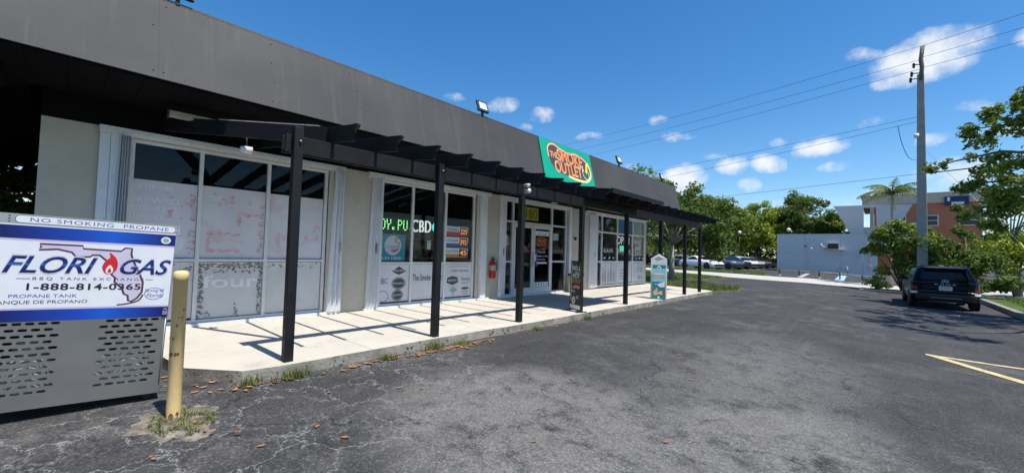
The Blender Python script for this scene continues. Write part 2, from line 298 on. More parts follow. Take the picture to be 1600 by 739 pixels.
# ------------------------------------------------------------------ mesh helpers
ORG = {}
class MB:
    def __init__(s): s.v = []; s.f = []; s.m = []; s.sm = []
    def add(s, vs, fs, mi=0, smooth=False):
        b = len(s.v); s.v += [tuple(v) for v in vs]
        for f in fs: s.f.append(tuple(b + i for i in f)); s.m.append(mi); s.sm.append(smooth)
        return s
    def box(s, a, b, mi=0):
        x0, y0, z0 = a; x1, y1, z1 = b
        return s.add([(x0, y0, z0), (x1, y0, z0), (x1, y1, z0), (x0, y1, z0), (x0, y0, z1), (x1, y0, z1), (x1, y1, z1), (x0, y1, z1)],
                     [(0, 3, 2, 1), (4, 5, 6, 7), (0, 1, 5, 4), (1, 2, 6, 5), (2, 3, 7, 6), (3, 0, 4, 7)], mi)
    def beam(s, p, q, w, h, up=(0, 0, 1), mi=0):
        p, q = Vector(p), Vector(q); d = (q - p).normalized(); r = d.cross(Vector(up)).normalized(); u = r.cross(d)
        c = []
        for e in (p, q):
            for a, b in ((-1, -1), (1, -1), (1, 1), (-1, 1)): c.append(e + r * (a * w / 2) + u * (b * h / 2))
        return s.add(c, [(0, 1, 2, 3), (7, 6, 5, 4), (0, 4, 5, 1), (1, 5, 6, 2), (2, 6, 7, 3), (3, 7, 4, 0)], mi)
    def tube(s, pts, r, n=8, mi=0, cap=True, smooth=True):
        pts = [Vector(p) for p in pts]; rs = r if isinstance(r, (list, tuple)) else [r] * len(pts)
        ref = Vector((0, 0, 1)); vs = []
        for i, p in enumerate(pts):
            d = (pts[min(i + 1, len(pts) - 1)] - pts[max(i - 1, 0)]).normalized()
            if abs(d.dot(ref)) > .95: ref = Vector((1, 0, 0)) if abs(d.x) < .9 else Vector((0, 1, 0))
            a = d.cross(ref).normalized(); b = d.cross(a)
            for k in range(n):
                t = 2 * math.pi * k / n; vs.append(p + a * (rs[i] * math.cos(t)) + b * (rs[i] * math.sin(t)))
        fs = [(i * n + k, i * n + (k + 1) % n, (i + 1) * n + (k + 1) % n, (i + 1) * n + k) for i in range(len(pts) - 1) for k in range(n)]
        s.add(vs, fs, mi, smooth)
        if cap:
            b = len(s.v) - len(vs)
            s.f.append(tuple(b + k for k in range(n - 1, -1, -1))); s.m.append(mi); s.sm.append(False)
            s.f.append(tuple(b + (len(pts) - 1) * n + k for k in range(n))); s.m.append(mi); s.sm.append(False)
        return s
    def lathe(s, prof, c=(0, 0, 0), n=16, axis='z', mi=0, smooth=True):
        vs = []; c = Vector(c)
        for r, z in prof:
            for k in range(n):
                t = 2 * math.pi * k / n; x, y = r * math.cos(t), r * math.sin(t)
                vs.append(c + (Vector((x, y, z)) if axis == 'z' else Vector((z, x, y)) if axis == 'x' else Vector((y, z, x))))
        m = len(prof)
        return s.add(vs, [(i * n + k, i * n + (k + 1) % n, (i + 1) * n + (k + 1) % n, (i + 1) * n + k) for i in range(m - 1) for k in range(n)], mi, smooth)
    def prism(s, pts, vec, mi=0):
        n = len(pts); vec = Vector(vec); P = [Vector(p) for p in pts]
        return s.add(P + [p + vec for p in P], [tuple(range(n - 1, -1, -1)), tuple(range(n, 2 * n))] + [(i, (i + 1) % n, n + (i + 1) % n, n + i) for i in range(n)], mi)
    def loft2(s, A, B, mi=0):
        n = len(A)
        return s.add(list(A) + list(B), [tuple(range(n - 1, -1, -1)), tuple(range(n, 2 * n))] + [(i, (i + 1) % n, n + (i + 1) % n, n + i) for i in range(n)], mi)
    def build(s, name, mats, parent=None, bevel=0, weld=False):
        me = bpy.data.meshes.new(name)
        org = ORG.get(parent, Vector((0, 0, 0))) if parent is not None else Vector((0, 0, 0))
        me.from_pydata([tuple(Vector(v) - org) for v in s.v], [], s.f)
        for m in (mats if isinstance(mats, (list, tuple)) else [mats]): me.materials.append(m if not isinstance(m, str) else MATS[m])
        me.polygons.foreach_set('material_index', s.m); me.polygons.foreach_set('use_smooth', s.sm)
        me.update()
        o = bpy.data.objects.new(name, me); COL.objects.link(o)
        if parent is not None: o.parent = parent; ORG[o] = org
        if bevel:
            b = o.modifiers.new('bevel', 'BEVEL'); b.width = bevel; b.segments = 2; b.limit_method = 'ANGLE'
        return o
class Plane:   # a flat board: origin, right, up; offset outwards along the normal
    def __init__(s, o, r, u): s.o = Vector(o); s.r = Vector(r).normalized(); s.u = Vector(u).normalized(); s.n = s.r.cross(s.u)
    def p(s, x, y, d=0): return s.o + s.r * x + s.u * y + s.n * d
def poly(mb, pl, pts, d=.002, mi=0): mb.add([pl.p(x, y, d) for x, y in pts], [tuple(range(len(pts)))], mi)
def rect(mb, pl, x0, y0, x1, y1, d=.002, mi=0): poly(mb, pl, [(x0, y0), (x1, y0), (x1, y1), (x0, y1)], d, mi)
def slab(mb, pl, x0, y0, x1, y1, d0, d1, mi=0):
    mb.add([pl.p(x, y, d) for d in (d0, d1) for x, y in ((x0, y0), (x1, y0), (x1, y1), (x0, y1))],
           [(3, 2, 1, 0), (4, 5, 6, 7), (0, 1, 5, 4), (1, 2, 6, 5), (2, 3, 7, 6), (3, 0, 4, 7)], mi)
def ell(cx, cy, rx, ry, n=28, rot=0): 
    return [(cx + rx * math.cos(t) * math.cos(rot) - ry * math.sin(t) * math.sin(rot), cy + rx * math.cos(t) * math.sin(rot) + ry * math.sin(t) * math.cos(rot)) for t in [2 * math.pi * k / n for k in range(n)]]
def stroke(mb, pl, pts, w, d=.003, mi=0, closed=False):
    n = len(pts); L = []; Rr = []
    ws = w if isinstance(w, list) else [w] * n
    for i in range(n):
        a = pts[(i - 1) % n if closed else max(i - 1, 0)]; b = pts[(i + 1) % n if closed else min(i + 1, n - 1)]
        dx, dy = b[0] - a[0], b[1] - a[1]; l = math.hypot(dx, dy) or 1
        nx, ny = -dy / l * ws[i] / 2, dx / l * ws[i] / 2
        L.append(pl.p(pts[i][0] + nx, pts[i][1] + ny, d)); Rr.append(pl.p(pts[i][0] - nx, pts[i][1] - ny, d))
    m = n if closed else n - 1
    mb.add(Rr + L, [(i, (i + 1) % n, n + (i + 1) % n, n + i) for i in range(m)], mi)
def smooth_path(ctrl, n=6, closed=False):
    out = []; N = len(ctrl)
    for i in range(N if closed else N - 1):
        p0 = ctrl[(i - 1) % N] if closed or i > 0 else ctrl[i]; p1 = ctrl[i]; p2 = ctrl[(i + 1) % N]; p3 = ctrl[(i + 2) % N] if closed or i + 2 < N else p2
        for k in range(n):
            t = k / n
            out.append(tuple(.5 * (2 * p1[j] + (p2[j] - p0[j]) * t + (2 * p0[j] - 5 * p1[j] + 4 * p2[j] - p3[j]) * t * t + (3 * p1[j] - p0[j] - 3 * p2[j] + p3[j]) * t ** 3) for j in range(len(p1))))
    if not closed: out.append(tuple(ctrl[-1]))
    return out
TXT = {}
def text_geo(s, bold=0., shear=0., spacing=1.):
    k = (s, bold, shear, spacing)
    if k not in TXT:
        c = bpy.data.curves.new('txt', 'FONT'); c.body = s; c.size = 1; c.offset = bold; c.shear = shear; c.space_character = spacing; c.resolution_u = 4; c.align_x = 'LEFT'
        o = bpy.data.objects.new('txt', c); COL.objects.link(o)
        dg = bpy.context.evaluated_depsgraph_get(); me = bpy.data.meshes.new_from_object(o.evaluated_get(dg))
        TXT[k] = ([tuple(v.co) for v in me.vertices], [tuple(p.vertices) for p in me.polygons])
        bpy.data.objects.remove(o); bpy.data.curves.remove(c); bpy.data.meshes.remove(me)
    return TXT[k]
def text(mb, pl, s, x0, y0, x1, h, d=.003, mi=0, bold=0., shear=0., spacing=1., warp=None):
    """lettering fitted to x0..x1 with capitals h high on the base line y0"""
    vs, fs = text_geo(s, bold * .5 if bold >= .024 else 0, shear, spacing)
    if not vs: return
    a = min(v[0] for v in vs); b = max(v[0] for v in vs); lo = min(v[1] for v in vs if True); hi = max(v[1] for v in vs)
    cap = .72
    out = []
    for v in vs:
        x = x0 + (v[0] - a) / (b - a) * (x1 - x0); y = y0 + v[1] / cap * h
        if warp: x, y = warp(x, y)
        out.append(pl.p(x, y, d))
    # face outward
    f0 = fs[0]; n = (out[f0[1]] - out[f0[0]]).cross(out[f0[2]] - out[f0[0]])
    mb.add(out, [f if n.dot(pl.n) > 0 else f[::-1] for f in fs], mi)

def tag(o, label=None, cat=None, group=None, kind=None):
    if label: o['label'] = label
    if cat: o['category'] = cat
    if group: o['group'] = group
    if kind: o['kind'] = kind
    return o
def thing(name, label, cat, loc=(0, 0, 0), rz=0., group=None, world_coords=True, mat=None):
    o = bpy.data.objects.new(name, None); COL.objects.link(o); o.empty_display_size = .2
    if mat is not None: o.matrix_world = mat
    else: o.location = loc; o.rotation_euler = (0, 0, rz)
    ORG[o] = Vector(loc) if (world_coords and not rz and mat is None) else Vector((0, 0, 0))
    return tag(o, label, cat, group)
def dup(root, loc, rz=None, label=None, group=None, scale=None):
    def cp(o, parent):
        c = o.copy(); COL.objects.link(c)
        if parent is not None: c.parent = parent
        for ch in [k for k in bpy.data.objects if k.parent == o]: cp(ch, c)
        return c
    r = cp(root, None); r.location = loc
    if rz is not None: r.rotation_euler = (0, 0, rz)
    if scale: r.scale = (scale,) * 3
    if label: r['label'] = label
    if group: r['group'] = group
    return r
def gz(x, y=0):
    t = min(1, max(0, (x + 4.6) / 6.4)); return -.29 * t * t * (3 - 2 * t)

# ------------------------------------------------------------------ ground, roads, pavements
def sheet(name, poly_pts, mat, dz, kind='structure', step=1.2):
    """flat patch cut into strips so that it follows the fall of the lot"""
    import bmesh
    bm = bmesh.new(); vs = [bm.verts.new((x, y, 0)) for x, y in poly_pts]; bm.faces.new(vs)
    x = -4.6
    while x <= 1.9:
        bmesh.ops.bisect_plane(bm, geom=bm.verts[:] + bm.edges[:] + bm.faces[:], plane_co=(x, 0, 0), plane_no=(1, 0, 0)); x += .4
    for v in bm.verts: v.co.z = gz(v.co.x) + dz
    bm.normal_update()
    for f in bm.faces:
        if f.normal.z < 0: f.normal_flip()
    me = bpy.data.meshes.new(name); bm.to_mesh(me); bm.free(); me.materials.append(M(mat))
    o = bpy.data.objects.new(name, me); COL.objects.link(o)
    if kind: o['kind'] = kind
    return o
sheet('ground', [(-400, -400), (400, -400), (400, 600), (-400, 600)], 'asphalt', 0)
near_e = [(-60, 56), (-13.2, 35.0), (-9.7, 32.7), (-8, 31.5), (-4.5, 30.0), (-2.6, 30.6), (.2, 32.6), (8, 35), (60, 48)]
far_e = [(60, 60), (8, 41.5), (.3, 38.7), (-1.6, 37.7), (-5.6, 37.2), (-8.8, 39.0), (-11.7, 40.0), (-15.6, 41.8), (-60, 63)]
sheet('road', near_e + far_e, 'pale_road', .008)
sheet('painted_line', [(.6, 10.46), (3.2, 10.46), (3.2, 10.58), (.6, 10.58)], 'yellow_line', .005)
sheet('painted_line', [(.62, 10.43), (3.1, 6.85), (3.25, 6.95), (.82, 10.43)], 'yellow_line', .009)
sheet('painted_line', [(.45, 19.47), (3.2, 19.47), (3.2, 19.60), (.45, 19.60)], 'white_line', .005)
sheet('painted_line', [(-4.85, 39.0), (-4.5, 39.0), (-5.15, 50), (-5.5, 50)], 'white_line', .012)
sheet('painted_line', [(-2.55, 38.9), (-2.0, 38.9), (-2.4, 51), (-2.95, 51)], 'blue_line', .012)

def raised(name, pts, z0, z1, mat_top, mat_side, kind='structure', slope=False):
    mb = MB(); n = len(pts)
    top = [(x, y, z1 + (gz(x) if slope else 0)) for x, y in pts]; bot = [(x, y, z0 + (gz(x) if slope else 0)) for x, y in pts]
    mb.add(top, [tuple(range(n))], 0); mb.add(bot + top, [(i, (i + 1) % n, n + (i + 1) % n, n + i) for i in range(n)], 1)
    o = mb.build(name, [mat_top, mat_side])
    if kind: o['kind'] = kind
    return o
rng = random.Random(3)
edge = [(-7.6, -.6), (-6.6, .45), (-5.85, .82), (-5.15, .90), (-4.66, 1.28)]
y = 1.6
while y < 15.9: edge.append((-4.62 + .018 * math.sin(y * 1.3) + rng.uniform(-.012, .012), y)); y += .35
edge += [(-4.55, 16.1), (-4.8, 16.5), (-7.6, 17.6), (-8.2, 17.7), (-8.2, -.6)]
raised('sidewalk', edge, -.05, .12, 'slab', 'kerb_face')
# right hand kerb and verge
kb = MB(); ky = [(3.25, -12), (3.25, 27.4), (3.55, 28.3)]
kb.box((3.25, -12, -.35), (3.43, 27.6, -.12)); kb.build('kerb', 'kerb')['kind'] = 'structure'
raised('verge', [(3.43, -12), (40, -12), (40, 40), (8, 31.2), (3.43, 28.6)], -.35, -.13, 'turf', 'soil')
kb = MB(); kb.box((-.85, 29.2, -.4), (3.43, 29.36, -.13)); kb.box((-.85, 29.36, -.4), (-.69, 31.6, -.132)); kb.build('kerb', 'kerb')['kind'] = 'structure'
raised('verge', [(-.69, 29.36), (3.43, 29.36), (4.4, 30.3), (8, 31.6), (6, 31.6), (-.69, 31.4)], -.4, -.14, 'turf', 'soil')
# grass strips at the left of the lot
raised('verge', [(-7.9, 17.75), (-5.6, 16.95), (-4.9, 16.75), (-4.2, 18.2), (-4.5, 20.4), (-6.1, 20.6), (-9, 20.9), (-12, 21.4), (-12, 17.75)], -.02, .06, 'turf', 'soil')
raised('verge', [(-9.4, 22.3), (-7.6, 25.0), (-7.3, 28.8), (-8.3, 31.2), (-9.9, 32.4), (-13.4, 34.7), (-30, 42), (-30, 28), (-12, 21.9)], -.02, .07, 'turf', 'soil')
raised('verge', [(-7.0, 38.5), (-8.8, 39.3), (-11.7, 40.3), (-15.6, 42.1), (-60, 63.5), (-60, 70), (-24, 53), (-17.5, 47.6), (-12.5, 46.4), (-8.8, 47.6), (-8.2, 45), (-7.1, 41)], -.02, .07, 'turf', 'soil')

# soil patch broken through the asphalt at the bollard
BX, BY = -4.09, .67
NP = 72; pp = []
for k in range(NP):
    a = 2 * math.pi * k / NP; q = 1 + .16 * math.sin(3 * a + 1) + .10 * math.sin(7 * a) + .07 * math.sin(13 * a + 2) + rng.uniform(-.06, .06)
    pp.append((BX + .35 * q * math.cos(a) + .10, BY + .25 * q * math.sin(a) + .02))
mb = MB(); rings_ = [[(x, y_, .0015) for x, y_ in pp]]
for f_, z_ in ((.93, .006), (.8, .010), (.62, .013), (.42, .017), (.2, .02)):
    rings_.append([(BX + .06 + (x - BX - .06) * (f_ + rng.uniform(-.03, .03)), BY + (y_ - BY) * f_, z_ + rng.uniform(-.004, .004)) for x, y_ in pp])
mb.add([(p_[0], p_[1], p_[2] + gz(p_[0])) for r_ in rings_ for p_ in r_], [(a_ * NP + k, a_ * NP + (k + 1) % NP, (a_ + 1) * NP + (k + 1) % NP, (a_ + 1) * NP + k) for a_ in range(len(rings_) - 1) for k in range(NP)] + [tuple((len(rings_) - 1) * NP + k for k in range(NP))], 0, True)
mb.build('soil_patch', 'soil')['kind'] = 'structure'

def blades(mb, spots, hmin, hmax, w, rg, lean=.5):
    for x, y_, z in spots:
        h = rg.uniform(hmin, hmax); a = rg.uniform(0, 6.283); l = rg.uniform(.1, lean) * h
        dx, dy = math.cos(a), math.sin(a); sx_, sy_ = -dy * w / 2, dx * w / 2
        mb.add([(x - sx_, y_ - sy_, z), (x + sx_, y_ + sy_, z), (x + sx_ * .8 + dx * l * .4, y_ + sy_ * .8 + dy * l * .4, z + h * .6), (x - sx_ * .8 + dx * l * .4, y_ - sy_ * .8 + dy * l * .4, z + h * .6), (x + dx * l, y_ + dy * l, z + h)],
               [(0, 1, 2, 3), (3, 2, 4)])
def inpoly(x, y_, P):
    c = False; j = len(P) - 1
    for i in range(len(P)):
        if (P[i][1] > y_) != (P[j][1] > y_) and x < (P[j][0] - P[i][0]) * (y_ - P[i][1]) / (P[j][1] - P[i][1]) + P[i][0]: c = not c
        j = i
    return c
def grass(name, P, z, n, h0, h1, w, seed):
    rg = random.Random(seed); sp = []
    x0, x1 = min(p[0] for p in P), max(p[0] for p in P); y0, y1 = min(p[1] for p in P), max(p[1] for p in P)
    while len(sp) < n:
        x, y_ = rg.uniform(x0, x1), rg.uniform(y0, y1)
        if inpoly(x, y_, P): sp.append((x, y_, z))
    mb = MB(); blades(mb, sp, h0, h1, w, rg); o = mb.build('grass', 'blade'); return tag(o, name, 'grass', None, 'stuff')
grass('long green grass growing past the end of the concrete sidewalk', [(-7.6, 17.8), (-5.6, 17.0), (-4.9, 16.8), (-4.25, 18.2), (-4.6, 20.3), (-8, 20.7)], .06, 2600, .06, .2, .02, 1)
grass('mown grass strip between the side driveway and the pale road', [(-9.4, 22.4), (-7.7, 25.0), (-7.2, 28.5), (-9, 29.6), (-14.6, 32.3), (-16, 31), (-12, 22)], .07, 3500, .05, .13, .03, 2)
grass('sunny green grass strip in front of the parked cars', [(-7.1, 38.6), (-8.8, 39.4), (-11.7, 40.4), (-15.6, 42.2), (-24, 46.4), (-24, 52.8), (-17.5, 47.5), (-12.5, 46.3), (-8.9, 47.4), (-7.2, 41)], .07, 3500, .05, .14, .04, 3)
grass('shaded grass on the verge right of the black car', [(3.5, 14), (6.5, 14), (9, 30), (4, 28)], -.13, 4000, .05, .13, .025, 4)
rg = random.Random(8); sp = []
while len(sp) < 760:
    i = rg.random(); a = rg.uniform(0, 6.283); x = BX + .13 + .30 * i ** .6 * math.cos(a); y_ = BY + .04 + .2 * i ** .6 * math.sin(a)
    if math.hypot(x - BX, y_ - BY) > .06 and inpoly(x, y_, pp) and math.sin(x * 31 + 1) + math.sin(y_ * 37) > -.35: sp.append((x, y_, .010 + gz(x)))
mb = MB(); blades(mb, sp, .012, .045, .006, rg, 1.5)
tag(mb.build('grass', 'blade'), 'low weedy grass in the broken soil ring at the yellow bollard', 'grass', None, 'stuff')

# ------------------------------------------------------------------ the shop building
W = -7.6
B = thing('shop_building', 'long single storey shop with black mansard roof, beige walls and white framed windows', 'building', (W, 8.5, 0))
YP = Vector((0, 1, 0)); ZP = Vector((0, 0, 1))
fp = Plane((W, 0, 0), YP, ZP)
# beige wall panels
for y0, y1 in ((-.19, .50), (3.42, 4.30), (7.10, 8.12), (11.15, 12.95), (17.10, 17.22)):
    mb = MB()
    zs = [.10, 1.35, 1.356, 2.86]
    mb.box((W - .2, y0, .10), (W, y1, 1.352)); mb.box((W - .2, y0, 1.357), (W, y1, 2.86)); mb.box((W - .21, y0 + .001, 1.35), (W - .004, y1 - .001, 1.36))
    mb.build('wall', 'beige', B)
mb = MB(); mb.box((-16, -.189, .0), (W - .201, .01, 3.2)); mb.box((-16, 17.02, 0), (W - .2, 17.22, 3.2)); mb.box((-16, -.19, 0), (-15.8, 17.02, 3.2))
mb.build('wall', 'beige', B)
mb = MB(); mb.box((W - .2, -.19, 2.862), (W - .006, 17.22, 3.3)); mb.build('header', 'soffit', B)
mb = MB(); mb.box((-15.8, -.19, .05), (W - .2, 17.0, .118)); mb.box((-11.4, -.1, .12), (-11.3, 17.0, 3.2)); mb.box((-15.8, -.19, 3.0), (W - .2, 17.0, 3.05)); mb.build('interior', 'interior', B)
# mansard fascia: sloped sheets with open seams and nail heads
mb = MB(); seams = []
y = -11.5; X0, Z0, X1, Z1 = -6.2, 3.25, -6.45, 4.28
nrm = Vector((Z1 - Z0, 0, X0 - X1)).normalized()
while y < 17.3:
    y1 = min(y + 2.44, 17.4)
    mb.loft2([(X0, y + .0005, Z0), (X1, y + .0005, Z1), (X1 - .04, y + .0005, Z1), (X0 - .04, y + .0005, Z0)], [(X0, y1 - .0005, Z0), (X1, y1 - .0005, Z1), (X1 - .04, y1 - .0005, Z1), (X0 - .04, y1 - .0005, Z0)])
    for yy in (y + .06, y + 1.22, y1 - .06):
        for k in (.08, .36, .64, .92):
            c = Vector((X0 + (X1 - X0) * k, yy + rng.uniform(-.02, .02), Z0 + (Z1 - Z0) * k)) + nrm * .001
            if rng.random() < .4: mb.add([c + Vector((-.25 * b * .007, a * .007, b * .007)) for a, b in ((-1, -1), (1, -1), (1, 1), (-1, 1))], [(0, 1, 2, 3)], 1)
    y = y1
mb.build('fascia', ['fascia', 'soffit'], B)
mb = MB(); mb.loft2([(X1 + .002, -11.5, Z1 + .001), (X1 - .004, -11.5, Z1 + .03), (X1 - .12, -11.5, Z1 + .03), (X1 - .12, -11.5, Z1)], [(X1 + .002, 17.42, Z1 + .001), (X1 - .004, 17.42, Z1 + .03), (X1 - .12, 17.42, Z1 + .03), (X1 - .12, 17.42, Z1)])
mb.build('drip_edge', 'fascia', B)
mb = MB(); mb.box((-16.4, -11.5, 4.1), (-6.6, 17.38, 4.2)); mb.loft2([(-6.26, 17.36, 3.26), (-6.5, 17.36, 4.25), (-16.4, 17.36, 4.25), (-16.4, 17.36, 3.26)], [(-6.26, 17.40, 3.26), (-6.5, 17.40, 4.25), (-16.4, 17.40, 4.25), (-16.4, 17.40, 3.26)])
mb.box((-16.4, -11.5, 3.3), (-16.3, 17.3, 4.1)); mb.build('roof', 'fascia', B)
mb = MB()
y = -11.4
while y < 17.3: mb.box((-14.3 if y < -.4 else W - .0, y, 3.21), (-6.24, min(y + .296, 17.36), 3.24)); y += .3
for yy in (-2.2, -5.5, -8.8): mb.box((-14.3, yy, 3.05), (-6.3, yy + .12, 3.208))
mb.box((-7.0, -11.4, 2.98), (-6.86, -.45, 3.2)); mb.box((-14.4, -11.4, 2.95), (-14.2, -.4, 3.3)); mb.box((-14.35, -11.4, 3.3), (-6.3, -.4, 3.34)); mb.build('soffit', 'soffit', B)
mb = MB(); mb.box((-13, -11.4, 0), (-6.6, -11.2, 3.2)); mb.build('end_wall', 'soffit', B)
for xx in (-14.2,):
    mb = MB(); mb.box((xx - .1, -4.6, 0), (xx + .1, -4.4, 2.95)); mb.build('column', 'soffit', B)
# white shutter tracks
def track(y0, y1):
    mb = MB(); mb.box((W + .002, y0, 2.80), (W + .10, y1, 2.86)); mb.box((W + .012, y0 + .004, 2.765), (W + .085, y1 - .004, 2.80)); mb.build('head_track', 'white_frame', B)
    mb = MB(); mb.box((W + .002, y0, .121), (W + .09, y1, .165)); mb.build('sill_track', 'white_frame', B)
track(.31, 3.60); track(4.08, 7.52); track(7.86, 11.25)
def window(y0, y1, z0, z1, mull, trans, glass='glass', mw=.05):
    mb = MB()
    for yy in [y0 + mw / 2, y1 - mw / 2]: mb.box((W - .085, yy - mw / 2, z0), (W - .002, yy + mw / 2, z1))
    for yy in mull: mb.box((W - .083, yy - mw / 2, z0 + .002), (W - .004, yy + mw / 2, z1 - .002))
    for zz in [z0 + mw / 2, z1 - mw / 2]: mb.box((W - .081, y0 + .003, zz - mw / 2), (W - .007, y1 - .003, zz + mw / 2))
    for zz in trans: mb.box((W - .079, y0 + .003, zz - mw / 2 + .004), (W - .009, y1 - .003, zz + mw / 2 - .004))
    w = mb.build('window', 'white_frame', B, bevel=.004)
    gb = MB(); ys = [y0] + list(mull) + [y1]; zz = [z0] + list(trans) + [z1]
    for i in range(len(ys) - 1):
        for j in range(len(zz) - 1): rect(gb, fp, ys[i] + .01, zz[j] + .01, ys[i + 1] - .01, zz[j + 1] - .01, -.045)
    gb.build('pane', glass, w)
    return w
def film(w, y0, y1, z0, z1, mat, ragged=0):
    mb = MB(); pts = [(y0, z0), (y1, z0), (y1, z1), (y0, z1)]
    poly(mb, fp, pts, -.0428)
    return mb.build('film', mat, w)
# --- window 1, worn film
w1 = window(.62, 3.32, .16, 2.765, [1.42, 2.34], [1.10])
film(w1, .66, 1.39, 1.13, 2.22, 'film_old'); film(w1, 1.45, 2.31, 1.13, 2.23, 'film_old'); film(w1, 2.37, 3.26, 1.13, 2.22, 'film_old')
film(w1, .66, 1.39, .24, 1.07, 'film_torn'); film(w1, 1.45, 2.31, .22, 1.07, 'film_torn'); film(w1, 2.37, 3.26, .22, 1.07, 'film_torn')
MATS['ghost'] = paint('ghost', (.77, .755, .76), .6, .12, 12); MATS['ghost_red'] = paint('ghost_red', (.66, .38, .37), .6, .2, 9, dirt=(.76, .70, .70), dirt_amt=.8)
MATS['ghost_pink'] = paint('ghost_pink', (.70, .46, .54), .6, .2, 9, dirt=(.76, .72, .73), dirt_amt=.8)
mb = MB()
text(mb, fp, 'ATINUM', .70, 2.10, 1.10, .06, -.0410)
text(mb, fp, 'BREWED', .64, 1.90, 1.18, .085, -.0410, bold=.01); text(mb, fp, 'FOR THE', .60, 1.78, 1.17, .085, -.0410, bold=.01); text(mb, fp, 'NIGHT', .62, 1.66, 1.02, .085, -.0410, bold=.01)
text(mb, fp, 'THE', 1.52, 2.02, 1.72, .07, -.0410); text(mb, fp, 'TO', 1.52, 1.88, 1.66, .07, -.0410)
text(mb, fp, 'four', 1.50, .68, 2.25, .19, -.0410, bold=.03)
poly(mb, fp, [(.78, 1.42), (.98, 1.58), (1.15, 1.48), (1.3, 1.40), (1.2, 1.2), (.8, 1.2)], -.0415)
mb.build('lettering', 'ghost', w1)
mb = MB()
def fray(x0, y0, x1, y1, seed, amp=.02):
    rg = random.Random(seed); P = []
    for (ax, ay), (bx, by) in (((x0, y0), (x1, y0)), ((x1, y0), (x1, y1)), ((x1, y1), (x0, y1)), ((x0, y1), (x0, y0))):
        n = max(2, int(math.hypot(bx - ax, by - ay) / .05))
        for k in range(n): P.append((ax + (bx - ax) * k / n + rg.uniform(-amp, amp), ay + (by - ay) * k / n + rg.uniform(-amp, amp)))
    return P
def flecks(mb, boxes, size, seed, d):
    """torn scraps of print: small ragged polygons thickest along the middle of each box"""
    rg = random.Random(seed)
    for x0, y0, x1, y1, n in boxes:
        for _ in range(n):
            u, v = rg.betavariate(2, 2), rg.random()
            if x1 - x0 > y1 - y0: u, v = v, u
            cx_, cy_ = x0 + (x1 - x0) * u, y0 + (y1 - y0) * v; sz = size * rg.uniform(.25, 1.3); a0 = rg.uniform(0, 6.28); st = rg.uniform(.4, 1)
            pts = []
            for q in range(7):
                a = a0 + 6.283 * q / 7; rr = sz * rg.uniform(.45, 1.1); pts.append((min(max(cx_ + rr * math.cos(a), x0 - .01), x1 + .01), min(max(cy_ + rr * st * math.sin(a), y0 - .01), y1 + .01)))
            poly(mb, fp, pts, d + rg.uniform(0, .0004))
mb = MB(); flecks(mb, ((1.30, 1.20, 1.39, 2.12, 46), (2.22, 1.22, 2.30, 2.12, 44), (1.53, 1.24, 1.58, 1.52, 26), (1.53, 1.48, 1.98, 1.53, 36), (1.92, 1.60, 1.97, 1.86, 16), (1.96, 1.80, 2.24, 1.86, 20), (1.55, 1.22, 1.96, 1.27, 34), (1.0, 1.7, 1.3, 2.1, 10), (1.6, 1.9, 2.1, 2.15, 10)), .035, 3, -.0406)
mb.build('faded_print', 'ghost_red', w1)['kind'] = 'stuff'
mb = MB(); flecks(mb, ((2.48, 1.40, 2.78, 1.60, 34), (2.50, 1.24, 2.57, 1.45, 14), (2.95, 1.40, 3.22, 1.56, 26), (3.1, 1.5, 3.24, 1.74, 16), (2.68, 1.18, 2.80, 1.42, 14)), .035, 4, -.0406)
mb.build('faded_print', 'ghost_pink', w1)['kind'] = 'stuff'
MATS['print_dark'] = flat('print_dark', (.06, .065, .075)); MATS['print_mid'] = flat('print_mid', (.28, .29, .32)); MATS['print_white'] = flat('print_white', (.75, .75, .75)); MATS['print_teal'] = flat('print_teal', (.22, .42, .44))
MATS['torn'] = paint('torn', (.20, .20, .18), .8, .4, 14)
mb = MB(); flecks(mb, ((1.45, .23, 1.53, 1.06, 120), (1.46, .97, 2.3, 1.065, 130), (2.24, .24, 2.315, 1.06, 100), (.66, .25, .78, 1.06, 90), (1.93, .22, 1.99, .42, 16), (1.47, .22, 1.62, .34, 18), (1.5, .88, 2.2, 1.0, 40), (2.38, .96, 3.2, 1.06, 26), (.70, .9, 1.38, 1.06, 30)), .022, 5, -.0402)
mb.build('torn_edge', 'torn', w1)['kind'] = 'stuff'
# --- window 2
w2 = window(4.42, 7.04, .16, 2.765, [5.20, 6.12], [1.05])
film(w2, 4.46, 5.17, .24, 1.02, 'film_print'); film(w2, 5.23, 6.09, .24, 1.02, 'film_print'); film(w2, 6.15, 7.0, .24, 1.02, 'film_print')
mb = MB()
text(mb, fp, 'The Smoke Outlet', 5.27, .66, 6.07, .14, -.0395, bold=.025)
text(mb, fp, 'BBC', 4.47, .62, 4.66, .12, -.0395, bold=.02)
poly(mb, fp, ell(4.92, .62, .17, .13), -.0410); poly(mb, fp, ell(4.90, .37, .14, .12), -.0410)
poly(mb, fp, [(4.75, .88), (4.82, .92), (4.92, .98), (5.02, .92), (5.10, .88), (5.02, .84), (4.92, .80), (4.82, .84)], -.0410)
poly(mb, fp, [(6.22, .58), (6.24, .70), (6.4, .74), (6.56, .70), (6.58, .58), (6.4, .52)], -.0410)
text(mb, fp, 'NOT BOILING IN PAIN', 6.28, .955, 6.86, .025, -.0395, bold=.01); text(mb, fp, 'FUNKY BUDDHA', 6.36, .83, 6.9, .055, -.0395, bold=.02)
text(mb, fp, 'Stone', 6.66, .62, 6.95, .09, -.0395, bold=.02, shear=.3); text(mb, fp, 'BREWING', 6.68, .54, 6.9, .035, -.0395, bold=.02)
